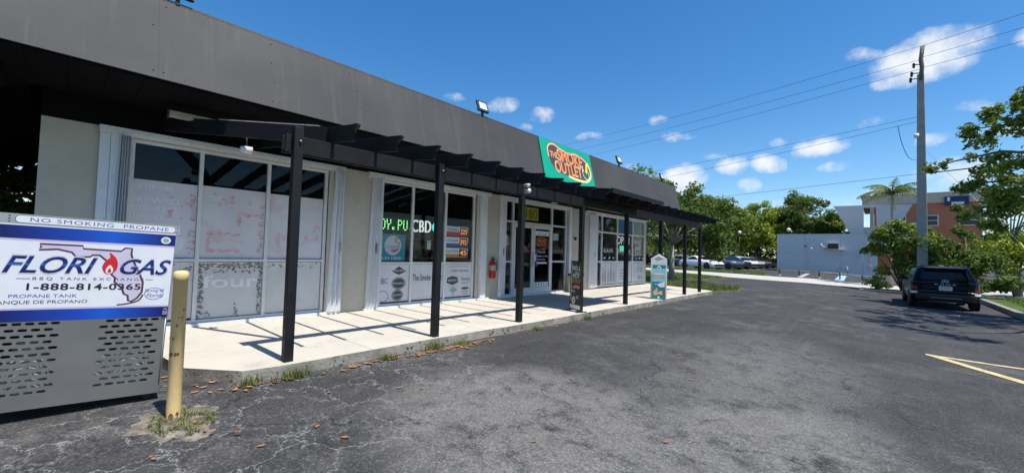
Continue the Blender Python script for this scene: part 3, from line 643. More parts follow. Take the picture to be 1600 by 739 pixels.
poly(mb, fp, [(6.68, .44), (6.76, .46), (6.9, .45), (6.96, .42), (6.84, .40), (6.72, .40)], -.0410); text(mb, fp, 'DOGFISH', 6.68, .34, 6.92, .035, -.0395); text(mb, fp, 'HEAD', 6.74, .28, 6.88, .035, -.0395)
stroke(mb, fp, ell(4.56, .36, .12, .11), .012, -.0410, 0, True)
mb.build('lettering', 'print_dark', w2)
mb = MB()
text(mb, fp, 'Welcome To', 5.33, .88, 6.05, .085, -.0395, bold=.01); text(mb, fp, 'Craft Beer', 5.32, .48, 6.04, .10, -.0395, bold=.015); text(mb, fp, 'Cold Here', 5.34, .30, 6.02, .10, -.0395, bold=.015)
text(mb, fp, 'Founders', 4.79, .60, 5.05, .05, -.0375, shear=.2); stroke(mb, fp, ell(4.92, .62, .15, .11), .008, -.0385, 0, True); text(mb, fp, 'DUE SOUTH', 4.80, .355, 5.0, .04, -.0375, bold=.02); stroke(mb, fp, ell(4.90, .37, .12, .10), .008, -.0385, 0, True)
text(mb, fp, 'MILLERS', 4.80, .87, 5.04, .04, -.0375, bold=.02); text(mb, fp, 'BREWERY', 6.26, .61, 6.54, .05, -.0375, bold=.02)
mb.build('lettering', 'print_white', w2)
mb = MB()
for cx_, cy_, r_ in ((6.36, .40, .05), (6.43, .43, .055), (6.50, .40, .05), (6.43, .36, .04)): poly(mb, fp, ell(cx_, cy_, r_, r_ * .8, 12), -.0410 + r_ * .01)
rect(mb, fp, 6.41, .27, 6.45, .35, -.0400); text(mb, fp, 'ORANGE BLOSSOM', 6.28, .465, 6.56, .03, -.0395)
mb.build('lettering', 'print_teal', w2)
# --- window 3 at the far end
w3 = window(13.02, 17.10, .16, 2.82, [13.42, 14.62, 15.95], [1.08, 2.17], mw=.065)
for a, b in ((13.46, 14.58), (14.66, 15.91), (15.99, 17.04)): film(w3, a, b, .24, 1.04, 'film_grey')
mb = MB()
def bottle(x, z, s): poly(mb, fp, [(x - .05 * s, z), (x + .05 * s, z), (x + .05 * s, z + .28 * s), (x + .018 * s, z + .36 * s), (x + .018 * s, z + .52 * s), (x - .018 * s, z + .52 * s), (x - .018 * s, z + .36 * s), (x - .05 * s, z + .28 * s)], -.0410)
for i, (x, s) in enumerate(((13.58, 1.1), (13.75, 1.3), (13.98, 1.0), (14.2, 1.4), (14.42, 1.1), (16.55, .8), (16.75, .8), (16.9, .7))): bottle(x, .32 if x < 16 else .62, s)
for z in (.45, .55, .65, .75): rect(mb, fp, 16.05, z, 16.4, z + .02, -.0410)
for z in (.4, .5, .62, .74): rect(mb, fp, 14.85, z, 15.3, z + .03, -.0410)
for x in (16.55, 16.7, 16.88): poly(mb, fp, ell(x, .42, .06, .1, 10), -.0410)
mb.build('lettering', 'print_mid', w3)
mb = MB(); rect(mb, fp, 14.68, 2.22, 15.9, 2.76, -.0425); mb.build('film', flat('print_blue', (.03, .10, .26)), w3)
mb = MB(); text(mb, fp, 'KAVA', 13.62, 1.42, 14.32, .17, -.038, bold=.015); text(mb, fp, 'KRATOM', 14.72, 1.42, 15.72, .17, -.038, bold=.015); text(mb, fp, 'JUUL', 16.2, 1.36, 16.82, .17, -.038, bold=.015)
text(mb, fp, 'SMOKE', 16.14, 1.78, 16.80, .19, -.038, bold=.045); text(mb, fp, 'SHOP', 16.18, 1.56, 16.74, .19, -.038, bold=.045)
for x in (13.6, 14.0, 14.3, 16.3, 16.6, 16.9): poly(mb, fp, fray(x, 1.2, x + .12, 1.25, int(x * 10), .02), -.04)
mb.build('lettering', 'print_white', w3)
# --- entrance
w4 = window(8.16, 11.12, .13, 2.80, [8.50, 10.32], [2.20], mw=.06)
for y0, y1 in ((8.19, 8.47), (10.35, 11.09)):
    mb = MB(); mb.box((W - .078, y0, 1.06), (W - .01, y1, 1.11)); mb.build('transom', 'white_frame', w4)
for y0, y1, hy in ((8.54, 9.40, 9.33), (9.42, 10.28, 9.49)):
    mb = MB()
    mb.box((W - .05, y0, .13), (W - .0, y0 + .07, 2.165)); mb.box((W - .05, y1 - .07, .13), (W - .0, y1, 2.165)); mb.box((W - .048, y0 + .07, .13), (W - .002, y1 - .07, .33)); mb.box((W - .048, y0 + .07, 2.06), (W - .002, y1 - .07, 2.165))
    d = mb.build('door', 'white_frame', B, bevel=.004)
    mb = MB(); mb.tube([(W + .0, hy, .95), (W + .05, hy, .95), (W + .05, hy, 1.35), (W + .0, hy, 1.35)], .013, 8); mb.build('handle', 'galv', d)
    mb = MB()
    if y0 > 9:
        rect(mb, fp, 9.52, 1.86, 10.19, 2.0, -.02, 0); rect(mb, fp, 9.52, .34, 10.19, .47, -.02, 0); rect(mb, fp, 9.62, 1.02, 10.1, 1.07, -.02, 0); rect(mb, fp, 9.5, 1.10, 9.6, 1.30, -.02, 0)
        for z, a, b in ((1.34, 9.66, 10.0), (1.22, 9.6, 10.14), (1.12, 9.64, 10.0)): text(mb, fp, {1.34: 'MON-FRI', 1.22: '10AM-11PM', 1.12: 'SAT-SUN'}[z], a, z, b, .055, -.02, 0, .02)
        for k in range(5): rect(mb, fp, 9.56 + .13 * k, .37, 9.62 + .13 * k, .44, -.018, 1)
        text(mb, fp, 'SMOKE', 9.62, 1.66, 10.05, .10, -.02, 2, .05); text(mb, fp, 'OUTLET', 9.60, 1.54, 10.08, .10, -.02, 2, .05)
        stroke(mb, fp, smooth_path([(9.56, 1.55), (9.58, 1.76), (9.85, 1.80), (10.12, 1.74), (10.16, 1.58), (10.0, 1.48), (9.75, 1.47)], 6), .018, -.021, 2)
        rect(mb, fp, 9.6, 1.92, 9.8, 1.935, -.018, 1); rect(mb, fp, 9.86, 1.92, 10.1, 1.935, -.018, 1); rect(mb, fp, 9.6, 1.885, 10.1, 1.9, -.018, 1)
    else:
        text(mb, fp, '0', 8.74, 1.55, 8.86, .17, -.02, 0, .0)
    mb.build('lettering', ['print_white', 'print_mid', flat('print_orange', (.70, .19, .07))], d)
    gb = MB(); rect(gb, fp, y0 + .06, .31, y1 - .06, 2.08, -.03); gb.build('pane', 'glass', d)
# accordion shutters folded beside the windows
def shutter(y0, y1, n, depth, yb0, yb1, flat_w=0.):
    def prof(a, b, z):
        P = [(W + .012, a, z)]
        for k in range(2 * n + 1): P.append((W + (depth - .07 if k % 2 == 0 else depth), a + (b - a) * (k + .15) / (2 * n + .3), z))
        return P + [(W + .012, b, z)]
    mb = MB(); mb.loft2([Vector(p) for p in prof(yb0, yb1, .17)], [Vector(p) for p in prof(y0, y1, 2.765)])
    o = mb.build('shutter', 'shutter', B)
    mb = MB(); mb.box((W + .03, (y0 + y1) / 2 - .012, 1.25), (W + depth + .006, (y0 + y1) / 2 + .012, 1.45)); mb.build('lock_bar', 'galv', o)
shutter(.50, .63, 5, .14, .46, .63)
mb = MB(); mb.box((W + .004, .32, .17), (W + .05, .42, 2.80)); mb.box((W + .004, .424, .17), (W + .06, .50, 2.80)); mb.build('shutter', 'shutter', B)
shutter(3.42, 3.58, 3, .16, 3.34, 3.62); shutter(4.20, 4.40, 4, .11, 4.12, 4.40)
mb = MB(); mb.box((W + .004, 7.20, .17), (W + .08, 7.40, 2.80)); mb.build('shutter', 'shutter', B)
mb = MB(); mb.box((W + .004, 3.33, .17), (W + .05, 3.40, 2.80)); mb.build('side_track', 'beige', B)
shutter(7.94, 8.14, 3, .09, 7.92, 8.16); mb = MB(); mb.box((W + .004, 11.16, .17), (W + .08, 11.30, 2.80)); mb.build('shutter', 'shutter', B)
shutter(12.5, 12.98, 5, .11, 12.46, 12.98)
mb = MB(); mb.box((W + .002, 12.2, 2.80), (W + .10, 17.15, 2.86)); mb.build('head_track', 'white_frame', B)
mb = MB(); mb.box((W + .002, 11.52, 1.84), (W + .03, 11.66, 1.90)); mb.box((W + .002, 11.56, 1.80), (W + .05, 11.62, 1.838)); mb.build('alarm_box', 'plastic_black', B)

# ------------------------------------------------------------------ pergola
PG = thing('pergola', 'black timber pergola on square posts along the shop front', 'pergola', (-4.75, 8.5, .12))
for i, y in enumerate((1.72, 3.68, 5.56, 7.56, 9.66, 11.85, 13.85, 15.35)):
    x, zt = (-4.75, 2.66) if i == 0 else (-4.75, 2.60) if i == 1 else (-4.785, 2.395)
    mb = MB(); mb.box((x - .047, y - .047, .115), (x + .047, y + .047, zt)); p = mb.build('post', 'black_paint', PG, bevel=.006)
    if i < 2:
        b = MB(); b.lathe([(0, .0), (.012, .0), (.012, .02), (0, .024)], (x + .047, y + .01, 2.5), 8, 'x'); b.build('bolt', 'galv', p)
for a, b in ((1.62, 7.95), (9.55, 15.65)):
    for xo in (-4.822, -4.93):
        mb = MB(); mb.box((xo - .02, a, 2.392), (xo + .02, b, 2.578)); mb.build('beam', 'black_paint', PG, bevel=.004)
mb = MB(); mb.box((-4.95, 7.951, 2.40), (-4.80, 9.549, 2.56)); mb.build('beam', 'black_paint', PG)
def rtop(x): return 2.70 + .12 * (-4.2 - x)
for k in range(25):
    y = 2.13 + .555 * k
    xt = -4.2 + rng.uniform(-.015, .015)
    P = [(xt, rtop(xt)), (xt, rtop(xt) - .028), (xt - .10, rtop(xt) - .075), (xt - .125, rtop(xt) - .115), (xt - .10, rtop(xt) - .178), (xt - .3, rtop(xt - .3) - .185), (-7.58, rtop(-7.58) - .185), (-7.58, rtop(-7.58) - .02)]
    mb = MB(); mb.prism([(x, y - .021, z) for x, z in P], (0, .042, 0)); mb.build('rafter', 'black_paint', PG, bevel=.003)
# end board running back to the wall at an angle, its top edge bare and weathered
mb = MB(); mb.beam((-4.86, 2.06, 2.665), (-7.55, .95, 3.03), .045, .20); d = mb.build('brace', 'black_paint', PG)
mb = MB(); mb.beam((-4.95, 2.023, 2.784), (-6.5, 1.383, 2.994), .047, .014); mb.build('bare_edge', paint('bare_wood', (.36, .30, .27), .9, .4, 30), d)
# flat board deck over the entrance
mb = MB()
cz = lambda x: rtop(x) + .004
mb.loft2([(-4.12, 7.62, cz(-4.12)), (-6.3, 7.62, cz(-6.3)), (-6.3, 7.62, cz(-6.3) + .03), (-4.12, 7.62, cz(-4.12) + .03)], [(-4.12, 10.25, cz(-4.12)), (-6.3, 10.25, cz(-6.3)), (-6.3, 10.25, cz(-6.3) + .03), (-4.12, 10.25, cz(-4.12) + .03)])
mb.box((-4.118, 7.60, cz(-4.12) - .05), (-4.085, 10.27, cz(-4.12) + .04)); mb.build('canopy', 'black_paint', PG)

# ------------------------------------------------------------------ shop sign on the mansard
su = Vector((X1 - X0, 0, Z1 - Z0)).normalized(); sl = Vector((X1 - X0, 0, Z1 - Z0)).length
S = thing('shop_sign', 'teal shop sign with orange THE SMOKE OUTLET lettering on the black fascia', 'sign', (X0, 9.25, Z0))
sp_ = Plane(Vector((X0, 8.02, Z0)) + nrm * .012, YP, su)
SW, SH = 2.42, sl
mb = MB(); slab(mb, sp_, 0, -.02, SW, SH - .0, 0, .02); mb.build('board', flat('sign_teal', (.005, .36, .22), .4), S)
k = lambda x, y: (x * SW, y * SH)
oval = smooth_path([k(.13, .55), k(.14, .82), k(.24, .93), k(.36, .86), k(.52, .80), k(.68, .84), k(.86, .74), k(.94, .55), k(.93, .30), k(.82, .14), k(.62, .12), k(.45, .16), k(.28, .20), k(.17, .34)], 7, True)
mb = MB(); poly(mb, sp_, oval, .0205); mb.build('emblem', flat('sign_brown', (.095, .055, .05), .5), S)
mb = MB(); n_ = len(oval)
stroke(mb, sp_, oval[:int(n_ * .46)], .055, .0209, 0); stroke(mb, sp_, [(x, y - .0) for x, y in oval[:int(n_ * .46)]], .018, .0213, 1)
stroke(mb, sp_, oval[int(n_ * .46):int(n_ * .80)], .075, .0209, 2); stroke(mb, sp_, oval[int(n_ * .46):int(n_ * .80)], .02, .0213, 1)
mb.build('border', [flat('sign_orange', (.80, .20, .03)), 'print_white', flat('sign_yellow', (.85, .62, .03))], S)
mb = MB()
for s_, x0, y0, x1, h, bd in (('THE', .165, .58, .285, .13, .026), ('SMOKE', .30, .54, .79, .29, .03), ('OUTLET', .22, .22, .74, .28, .03)):
    text(mb, sp_, s_, x0 * SW - .014, y0 * SH - .012, x1 * SW + .014, h * SH + .024, .0209, 1, bd + .008)
    text(mb, sp_, s_, x0 * SW, y0 * SH, x1 * SW, h * SH, .0215, 0, bd)
mb.build('lettering', [flat('sign_letter', (.90, .27, .05)), flat('sign_peach', (.80, .62, .42))], S)
mb = MB(); poly(mb, sp_, smooth_path([k(.77, .44), k(.77, .32), k(.81, .22), k(.87, .22), k(.90, .32), k(.89, .45), k(.83, .36)], 5, True), .0207, 0)
stroke(mb, sp_, smooth_path([k(.84, .40), k(.865, .48), k(.88, .62), k(.91, .66), k(.93, .66)], 5), [.10] * 20 + [.06], .0211, 1)
stroke(mb, sp_, smooth_path([k(.77, .44), k(.77, .32), k(.81, .22), k(.87, .22), k(.90, .32), k(.89, .45)], 5), .022, .0213, 2); poly(mb, sp_, ell(.785 * SW, .46 * SH, .03, .05, 10), .0209, 2)
mb.build('pipe_picture', [flat('sign_green', (.0, .17, .06)), 'sign_yellow', 'print_white'], S)

# ------------------------------------------------------------------ lamps, camera and fixtures on the building
def floodlight(loc, label):
    t = thing('floodlight', label, 'floodlight', loc, group='floodlights on the roof edge')
    x, y, z = loc
    pl = Plane((x + .06, y - .13, z + .10), YP, Vector((-.35, 0, .94)))
    mb = MB(); slab(mb, pl, -.02, -.02, .28, .24, -.05, 0); mb.build('housing', 'plastic_black', t, bevel=.008)
    mb = MB(); slab(mb, pl, .02, .03, .24, .20, -.0, .004); mb.build('lens', 'lamp_clear', t)
    mb = MB(); mb.box((x - .02, y - .02, z - .03), (x + .03, y + .02, z + .10)); mb.beam((x, y - .16, z + .10), (x, y + .16, z + .10), .02, .02); mb.build('bracket', 'plastic_black', t)
for y, l in ((.87, 'black floodlight on the roof edge nearest the camera, cut by the picture top'), (6.1, 'black floodlight on the roof edge left of the teal sign'), (12.4, 'black floodlight on the roof edge just right of the teal sign'), (16.0, 'black floodlight at the far end of the roof edge, against the tree')):
    floodlight((-6.47, y, 4.31), l)
t = thing('security_light', 'small white spotlight hanging under the near end of the pergola', 'spotlight', (-6.2, 1.62, 2.62))
mb = MB(); mb.lathe([(0, 0), (.035, .0), (.045, .05), (.05, .13), (.0, .132)], (-6.2, 1.55, 2.60), 12, 'y'); mb.build('head', 'white_frame', t)
mb = MB(); mb.tube([(-6.2, 1.62, 2.62), (-6.22, 1.62, 2.72), (-6.22, 1.62, 2.80)], .012, 6); mb.build('bracket', 'plastic_black', t)
t = thing('security_light', 'white twin bulb security light on the pergola beam above the third post', 'spotlight', (-4.79, 5.62, 2.50))
mb = MB(); mb.box((-4.80, 5.58, 2.42), (-4.765, 5.66, 2.50)); mb.build('base', 'galv', t)
for dy, dz in ((.03, .0), (0, .10)):
    mb = MB(); mb.lathe([(0, -.06), (.02, -.06), (.025, -.02), (.045, .03), (.045, .05), (0, .052)], (-4.72, 5.60 + dy, 2.46 + dz), 12, 'x'); mb.build('bulb', 'lamp_clear', t)
t = thing('batten_light', 'dusty white strip light fitting under the soffit by the first window', 'light fitting', (-7.2, 1.6, 3.1))
mb = MB(); mb.box((-7.05, .92, 3.02), (-6.95, 2.0, 3.10)); mb.build('housing', paint('dusty', (.42, .40, .34), .8, .15, 9), t, bevel=.01)
mb = MB(); mb.box((-7.045, .90, 3.0), (-6.955, .918, 3.11)); mb.build('end_cap', 'plastic_black', t)
t = thing('door_light', 'small cream dome light above the shop entrance', 'light fitting', (W + .12, 10.2, 2.9))
mb = MB(); mb.lathe([(0, 0), (.11, 0), (.12, .03), (.12, .05)], (W + .15, 10.2, 2.88), 14); mb.build('shade', 'beige', t)
mb = MB(); mb.lathe([(.12, .05), (.13, .07), (0, .071)], (W + .15, 10.2, 2.88), 14); mb.build('base', 'galv', t)
# fire extinguisher
t = thing('fire_extinguisher', 'red fire extinguisher hung on the beige wall between window and entrance', 'fire extinguisher', (W + .1, 7.62, .62))
mb = MB(); mb.lathe([(0, 0), (.075, 0), (.085, .02), (.085, .36), (.07, .42), (.03, .45), (.03, .47)], (W + .10, 7.62, .66), 16); mb.build('cylinder', flat('ext_red', (.42, .012, .012), .3), t)
mb = MB(); mb.box((W + .07, 7.60, 1.13), (W + .13, 7.64, 1.18)); mb.beam((W + .10, 7.56, 1.20), (W + .10, 7.70, 1.215), .02, .015); mb.build('valve', 'plastic_black', t)
mb = MB(); mb.tube([(W + .10, 7.66, 1.16), (W + .14, 7.73, 1.10), (W + .13, 7.735, .85)], .012, 6); mb.build('hose', 'plastic_black', t)
mb = MB(); mb.lathe([(.0865, .20), (.0865, .33)], (W + .10, 7.62, .66), 16); mb.build('label_band', flat('band_grey', (.35, .33, .30)), t)
# litter bin
t = thing('litter_bin', 'beige litter bin with dark rim standing by the entrance', 'bin', (-7.15, 11.1, .12))
mb = MB(); mb.loft2([(-7.33, 10.9, .12), (-7.01, 10.9, .12), (-7.01, 11.22, .12), (-7.33, 11.22, .12)], [(-7.35, 10.88, .66), (-6.99, 10.88, .66), (-6.99, 11.24, .66), (-7.35, 11.24, .66)]); mb.build('body', 'beige', t, bevel=.01)
mb = MB(); mb.box((-7.36, 10.87, .66), (-6.98, 11.25, .72)); mb.build('lid', 'plastic_black', t, bevel=.008)

# ------------------------------------------------------------------ things hung inside the windows
def flatsign(name, label, cat, y0, z0, y1, z1, mat, d=-.075, group=None):
    t = thing(name, label, cat, (W + d, (y0 + y1) / 2, z0), group=group)
    mb = MB(); slab(mb, fp, y0, z0, y1, z1, d - .01, d); mb.build('board', mat, t); return t
DI = -.09
t = flatsign('lottery_poster', 'teal PLAY HERE lottery poster with a round flamingo emblem in the second window', 'poster', 4.46, 1.09, 5.08, 1.66, flat('poster_teal', (.03, .33, .38)), DI)
mb = MB(); poly(mb, fp, ell(4.78, 1.42, .20, .21), DI + .002, 0)
text(mb, fp, 'PLAY HERE!', 4.49, 1.12, 5.0, .06, DI + .003, 0, .03); text(mb, fp, 'Lottery', 4.60, 1.36, 4.92, .09, DI + .004, 1, .02, .25)
poly(mb, fp, smooth_path([(4.72, 1.33), (4.80, 1.27), (4.90, 1.31), (4.94, 1.38), (4.86, 1.35)], 5, True), DI + .003, 2)
stroke(mb, fp, smooth_path([(4.90, 1.38), (4.93, 1.46), (4.84, 1.51), (4.85, 1.58), (4.91, 1.55)], 5), .035, DI + .0035, 3)
mb.build('print', ['print_white', 'poster_teal', flat('pink', (.75, .22, .30)), flat('coral', (.8, .3, .18))], t)
t = thing('led_sign', 'scrolling green LED letter sign in the second window', 'sign', (W - .1, 4.8, 1.7))
mb = MB(); slab(mb, fp, 4.45, 1.70, 5.16, 2.02, DI - .05, DI); mb.build('housing', 'plastic_black', t)
vs, fs = text_geo('DY.PU', 0, 0, 1.05)
a_ = min(v[0] for v in vs); b_ = max(v[0] for v in vs)
F5 = {'D': '1110 1001 1001 1001 1001 1001 1110', 'Y': '1001 1001 1001 0110 0100 0100 0100', '.': '0000 0000 0000 0000 0000 1100 1100', 'P': '1110 1001 1001 1110 1000 1000 1000', 'U': '1001 1001 1001 1001 1001 1001 0110'}
mb = MB()
for i, ch in enumerate('DY.PU'):
    for r, row in enumerate(F5[ch].split()):
        for c, q in enumerate(row):
            if q == '1':
                x, z = 4.475 + i * .135 + c * .028, 1.96 - r * .032; rect(mb, fp, x, z - .009, x + .018, z + .009, DI + .002)
mb.build('led_text', glow('led_green', (.25, 1., .25), 1.6), t)
t = thing('neon_sign', 'white CBD window sign with a glowing teal leaf', 'sign', (W - .1, 5.7, 1.75))
mb = MB(); text(mb, fp, 'CBD', 5.25, 1.74, 5.76, .28, DI, 0, .02, 0, 1.1); 
text(mb, fp, 'CBD', 5.25, 1.74, 5.76, .28, DI - .03, 0, .02, 0, 1.1)
mb.build('letters', glow('neon_white', (.9, .95, .9), .35, (.8, .8, .78)), t)
mb = MB(); poly(mb, fp, [(5.87, 1.74), (5.95, 1.80), (5.98, 1.90), (5.93, 1.97), (5.88, 2.06), (5.83, 1.97), (5.78, 1.90), (5.80, 1.80)], DI); mb.build('leaf', glow('neon_teal', (.05, .9, .7), .7), t)
mb = MB(); slab(mb, fp, 5.24, 1.70, 6.08, 1.725, DI - .03, DI - .01); mb.build('rail', 'plastic_black', t)
t = flatsign('notice', 'small white paper notice on the glass beneath the CBD sign', 'notice', 5.66, 1.36, 5.76, 1.56, 'print_white', DI)
mb = MB(); rect(mb, fp, 5.685, 1.50, 5.735, 1.54, DI + .002); rect(mb, fp, 5.68, 1.43, 5.74, 1.44, DI + .002); mb.build('print', 'print_mid', t)
digit = glow('jackpot_red', (1., .30, .08), .4)
for i, (z0, bar, word, num, lab, wc) in enumerate(((1.70, flat('bar_red', (.60, .04, .05)), 'POWERBALL', '225', 'topmost of the three jackpot signs, with a red lower band', 0), (1.44, flat('bar_blue', (.03, .11, .40)), 'Cash', '392', 'middle jackpot sign, with a blue lower band', 1), (1.18, flat('bar_orange', (.85, .30, .06)), 'LOTTO', '45', 'lowest of the three jackpot signs, with an orange lower band', 2))):
    t = flatsign('jackpot_sign', lab + ' in the second window', 'sign', 6.18, z0, 6.88, z0 + .23, flat('card_white', (.92, .92, .92)), -.066, 'lottery jackpot signs')
    mb = MB(); rect(mb, fp, 6.18, z0, 6.88, z0 + (.08 if i != 0 else .10), -.066 + .002, 0); rect(mb, fp, 6.60, z0 + .03, 6.85, z0 + .21, -.066 + .003, 1)
    text(mb, fp, word, 6.22, z0 + .125, 6.56, .055, -.066 + .004, (0, 2, 3)[i], .03)
    mb.build('print', [bar, 'plastic_black', flat('word_red', (.6, .1, .12)), flat('word_green', (.02, .3, .2))], t)
    mb = MB(); text(mb, fp, num, 6.62, z0 + .055, 6.83, .125, -.066 + .005, 0, .04); mb.build('digits', digit, t)
t = flatsign('address_board', 'yellow street number board above the entrance doors', 'sign', 9.04, 2.30, 9.72, 2.68, flat('number_yellow', (.80, .66, .08)), DI)
mb = MB(); text(mb, fp, '180', 9.12, 2.36, 9.66, .27, DI + .003, 0, .02); mb.build('digits', flat('number_olive', (.22, .17, .02)), t)
t = flatsign('notice', 'pale blue notice in the sidelight right of the entrance doors', 'notice', 10.50, 1.75, 10.78, 1.98, flat('pale_blue', (.42, .55, .60)), DI)
mb = MB(); rect(mb, fp, 10.54, 1.90, 10.74, 1.95, DI + .002); rect(mb, fp, 10.54, 1.80, 10.74, 1.815, DI + .002); mb.build('print', 'print_white', t)
t = flatsign('notice', 'white notice sheet in the narrow sidelight left of the doors', 'notice', 8.22, 1.52, 8.36, 1.80, 'print_white', DI)
mb = MB(); rect(mb, fp, 8.25, 1.72, 8.33, 1.74, DI + .002); rect(mb, fp, 8.25, 1.62, 8.33, 1.64, DI + .002); mb.build('print', 'print_mid', t)
t = thing('open_sign', 'outlined OPEN sign with glowing green panel in the far window', 'sign', (W - .1, 15.2, 1.5))
mb = MB(); text(mb, fp, 'OPEN', 14.72, 1.78, 15.78, .32, DI, 0, .01); mb.build('letters', glow('neon_pale', (.75, .9, .85), .35, (.7, .75, .72)), t)
mb = MB(); slab(mb, fp, 15.0, 1.50, 15.6, 1.72, DI - .03, DI - .01); mb.build('panel', glow('neon_green', (.1, .75, .45), .45), t)
# dim shelving seen through the glass
for i, (y0, y1) in enumerate(((4.6, 6.9), (8.7, 10.2), (13.4, 16.8))):
    t = thing('display_shelf', ('dim display shelf of goods inside the second window', 'dim display counter inside the entrance doors', 'dim display shelf inside the far window')[i], 'shelf', (-9.2, (y0 + y1) / 2, .12))
    mb = MB()
    for z in (.6, 1.1, 1.6): mb.box((-9.4, y0, z), (-9.0, y1, z + .03))
    mb.box((-9.45, y0, .12), (-9.41, y1, 1.9)); mb.build('frame', paint('shelf_grey', (.35, .34, .33), .7), t)
    mb = MB(); rg = random.Random(i)
    for z in (.63, 1.13, 1.63):
        y = y0 + .05
        while y < y1 - .2: w = rg.uniform(.08, .2); mb.box((-9.3, y, z + .001), (-9.08, y + w, z + rg.uniform(.12, .36)), rg.randrange(4)); y += w + .02
    o = mb.build('goods', [flat('goods_a', (.3, .3, .28)), flat('goods_b', (.25, .06, .05)), flat('goods_c', (.06, .12, .22)), flat('goods_d', (.4, .34, .14))], t); o['kind'] = 'stuff'

# ------------------------------------------------------------------ propane cage
yaw, roll, pitch = .089, -.038, .032
s_v = Vector((math.sin(yaw), math.cos(yaw), 0)); n_v = Vector((math.cos(yaw), -math.sin(yaw), 0)); t_v = ZP.copy()
s2 = s_v * math.cos(roll) + t_v * math.sin(roll); t2 = t_v * math.cos(roll) - s_v * math.sin(roll)
t3 = (t2 * math.cos(pitch) + n_v * math.sin(pitch)).normalized(); n3 = s2.cross(t3).normalized()
CWd, CH = 1.0, 1.436
cm = Matrix(((s2.x, t3.x, n3.x, 0), (s2.y, t3.y, n3.y, 0), (s2.z, t3.z, n3.z, 0), (0, 0, 0, 1)))
corner = Vector((-4.664, .658, .06))
cm.translation = corner - s2 * CWd
CG = thing('propane_cage', 'steel propane tank exchange cage with white and blue sign', 'gas cage', world_coords=False, mat=cm)
cp_ = Plane((0, 0, 0), (1, 0, 0), (0, 1, 0)); cp_.n = cp_.n * .15   # local: x along the face, y up, z outwards
DP = .78
mb = MB(); mb.box((0, 0, -DP), (.02, CH, -.02)); mb.box((CWd - .02, 0, -DP), (CWd, CH, -.02)); mb.box((.02, 0, -DP), (CWd - .02, .02, -.02)); mb.box((.02, CH - .02, -DP), (CWd - .02, CH, -.02)); mb.box((.02, .02, -DP), (CWd - .02, CH - .02, -DP + .02))
mb.box((.02, .70, -DP + .02), (CWd - .02, .72, -.03)); mb.build('cabinet', 'steel', CG)
# perforated lower door
def perforated(mb, x0, x1, y0, y1, cols, rows, seed):
    rg = random.Random(seed); cw = (x1 - x0) / (cols + .5); rh = (y1 - y0) / rows
    for r in range(rows):
        off = cw * .5 if r % 2 else 0
        xs = x0 + off; ya, yb = y0 + r * rh, y0 + (r + 1) * rh
        if off > 0: mb.add([(x0, ya, 0), (xs, ya, 0), (xs, yb, 0), (x0, yb, 0)], [(0, 1, 2, 3)])
        xe = xs + cols * cw
        if xe < x1 - 1e-6: mb.add([(xe, ya, 0), (x1, ya, 0), (x1, yb, 0), (xe, yb, 0)], [(0, 1, 2, 3)])
        for c in range(cols):
            a, b = xs + c * cw, xs + (c + 1) * cw; mx_, my_ = (a + b) / 2, (ya + yb) / 2; hl, hr = cw * .37, rh * .235
            O = [(a, ya), (mx_, ya), (b, ya), (b, my_), (b, yb), (mx_, yb), (a, yb), (a, my_)]
            I = []
            for k_ in range(16):
                t_ = -math.pi + 2 * math.pi * k_ / 16
                I.append((mx_ + (hl - hr) * (1 if math.cos(t_) > .01 else -1 if math.cos(t_) < -.01 else 0) + hr * math.cos(t_), my_ + hr * math.sin(t_)))
            # outer ring resampled to 16 points matching angle order (start at left middle)
            Oo = [(a, my_), (a, my_ - rh * .25), (a, ya), (a + cw * .25, ya), (mx_, ya), (b - cw * .25, ya), (b, ya), (b, my_ - rh * .25), (b, my_), (b, my_ + rh * .25), (b, yb), (b - cw * .25, yb), (mx_, yb), (a + cw * .25, yb), (a, yb), (a, my_ + rh * .25)]
            V = [(x, y, 0) for x, y in Oo] + [(x, y, 0) for x, y in I] + [(x, y, -.006) for x, y in I]
            F = []
            for k_ in range(16):
                j = (k_ + 1) % 16; F += [(k_, j, 16 + j, 16 + k_), (16 + k_, 16 + j, 32 + j, 32 + k_)]
            mb.add(V, F)
mb = MB()
X = [0, .02, .375, .575, .955, CWd]
Y = [0, .10, .66, .72]
for i in range(5):
    for j in range(3):
        if j == 1 and i in (1, 3): perforated(mb, X[i], X[i + 1], Y[j], Y[j + 1], 5, 12, i)
        else: mb.add([(X[i], Y[j], 0), (X[i + 1], Y[j], 0), (X[i + 1], Y[j + 1], 0), (X[i], Y[j + 1], 0)], [(0, 1, 2, 3)])
mb.box((.0, .001, -.02), (CWd - .001, .012, -.001)); mb.build('lower_door', 'steel', CG)
mb = MB(); mb.box((.002, .66, -.018), (CWd + .003, .735, -.006)); mb.box((.002, .735, -.018), (CWd, 1.36, .0)); mb.build('upper_door', 'steel', CG)
def m_band():
    t = NT('sign_blue'); x = t.n('ShaderNodeSeparateXYZ', {'Vector': t.coord()}).outputs['X']
    c = t.ramp(x, [(.05, (.008, .014, .12)), (.45, (.012, .06, .42)), (.6, (.012, .10, .55)), (.95, (.01, .015, .16))])
    return t.done(t.bsdf(c, .3))
MATS['sign_blue'] = m_band()
mb = MB(); rect(mb, cp_, .01, .66, .997, 1.375, .002, 0)
mb.build('sign_panel', flat('sign_white', (.76, .76, .78), .35), CG)
sg = CG
mb = MB(); rect(mb, cp_, .01, .655, .997, .742, .004); rect(mb, cp_, .01, 1.268, .997, 1.365, .004); mb.build('blue_band', 'sign_blue', CG)
mb = MB(); rect(mb, cp_, .01, .744, .997, .756, .004); rect(mb, cp_, .01, 1.254, .997, 1.266, .004); mb.build('pink_stripe', flat('lilac', (.55, .46, .62)), CG)
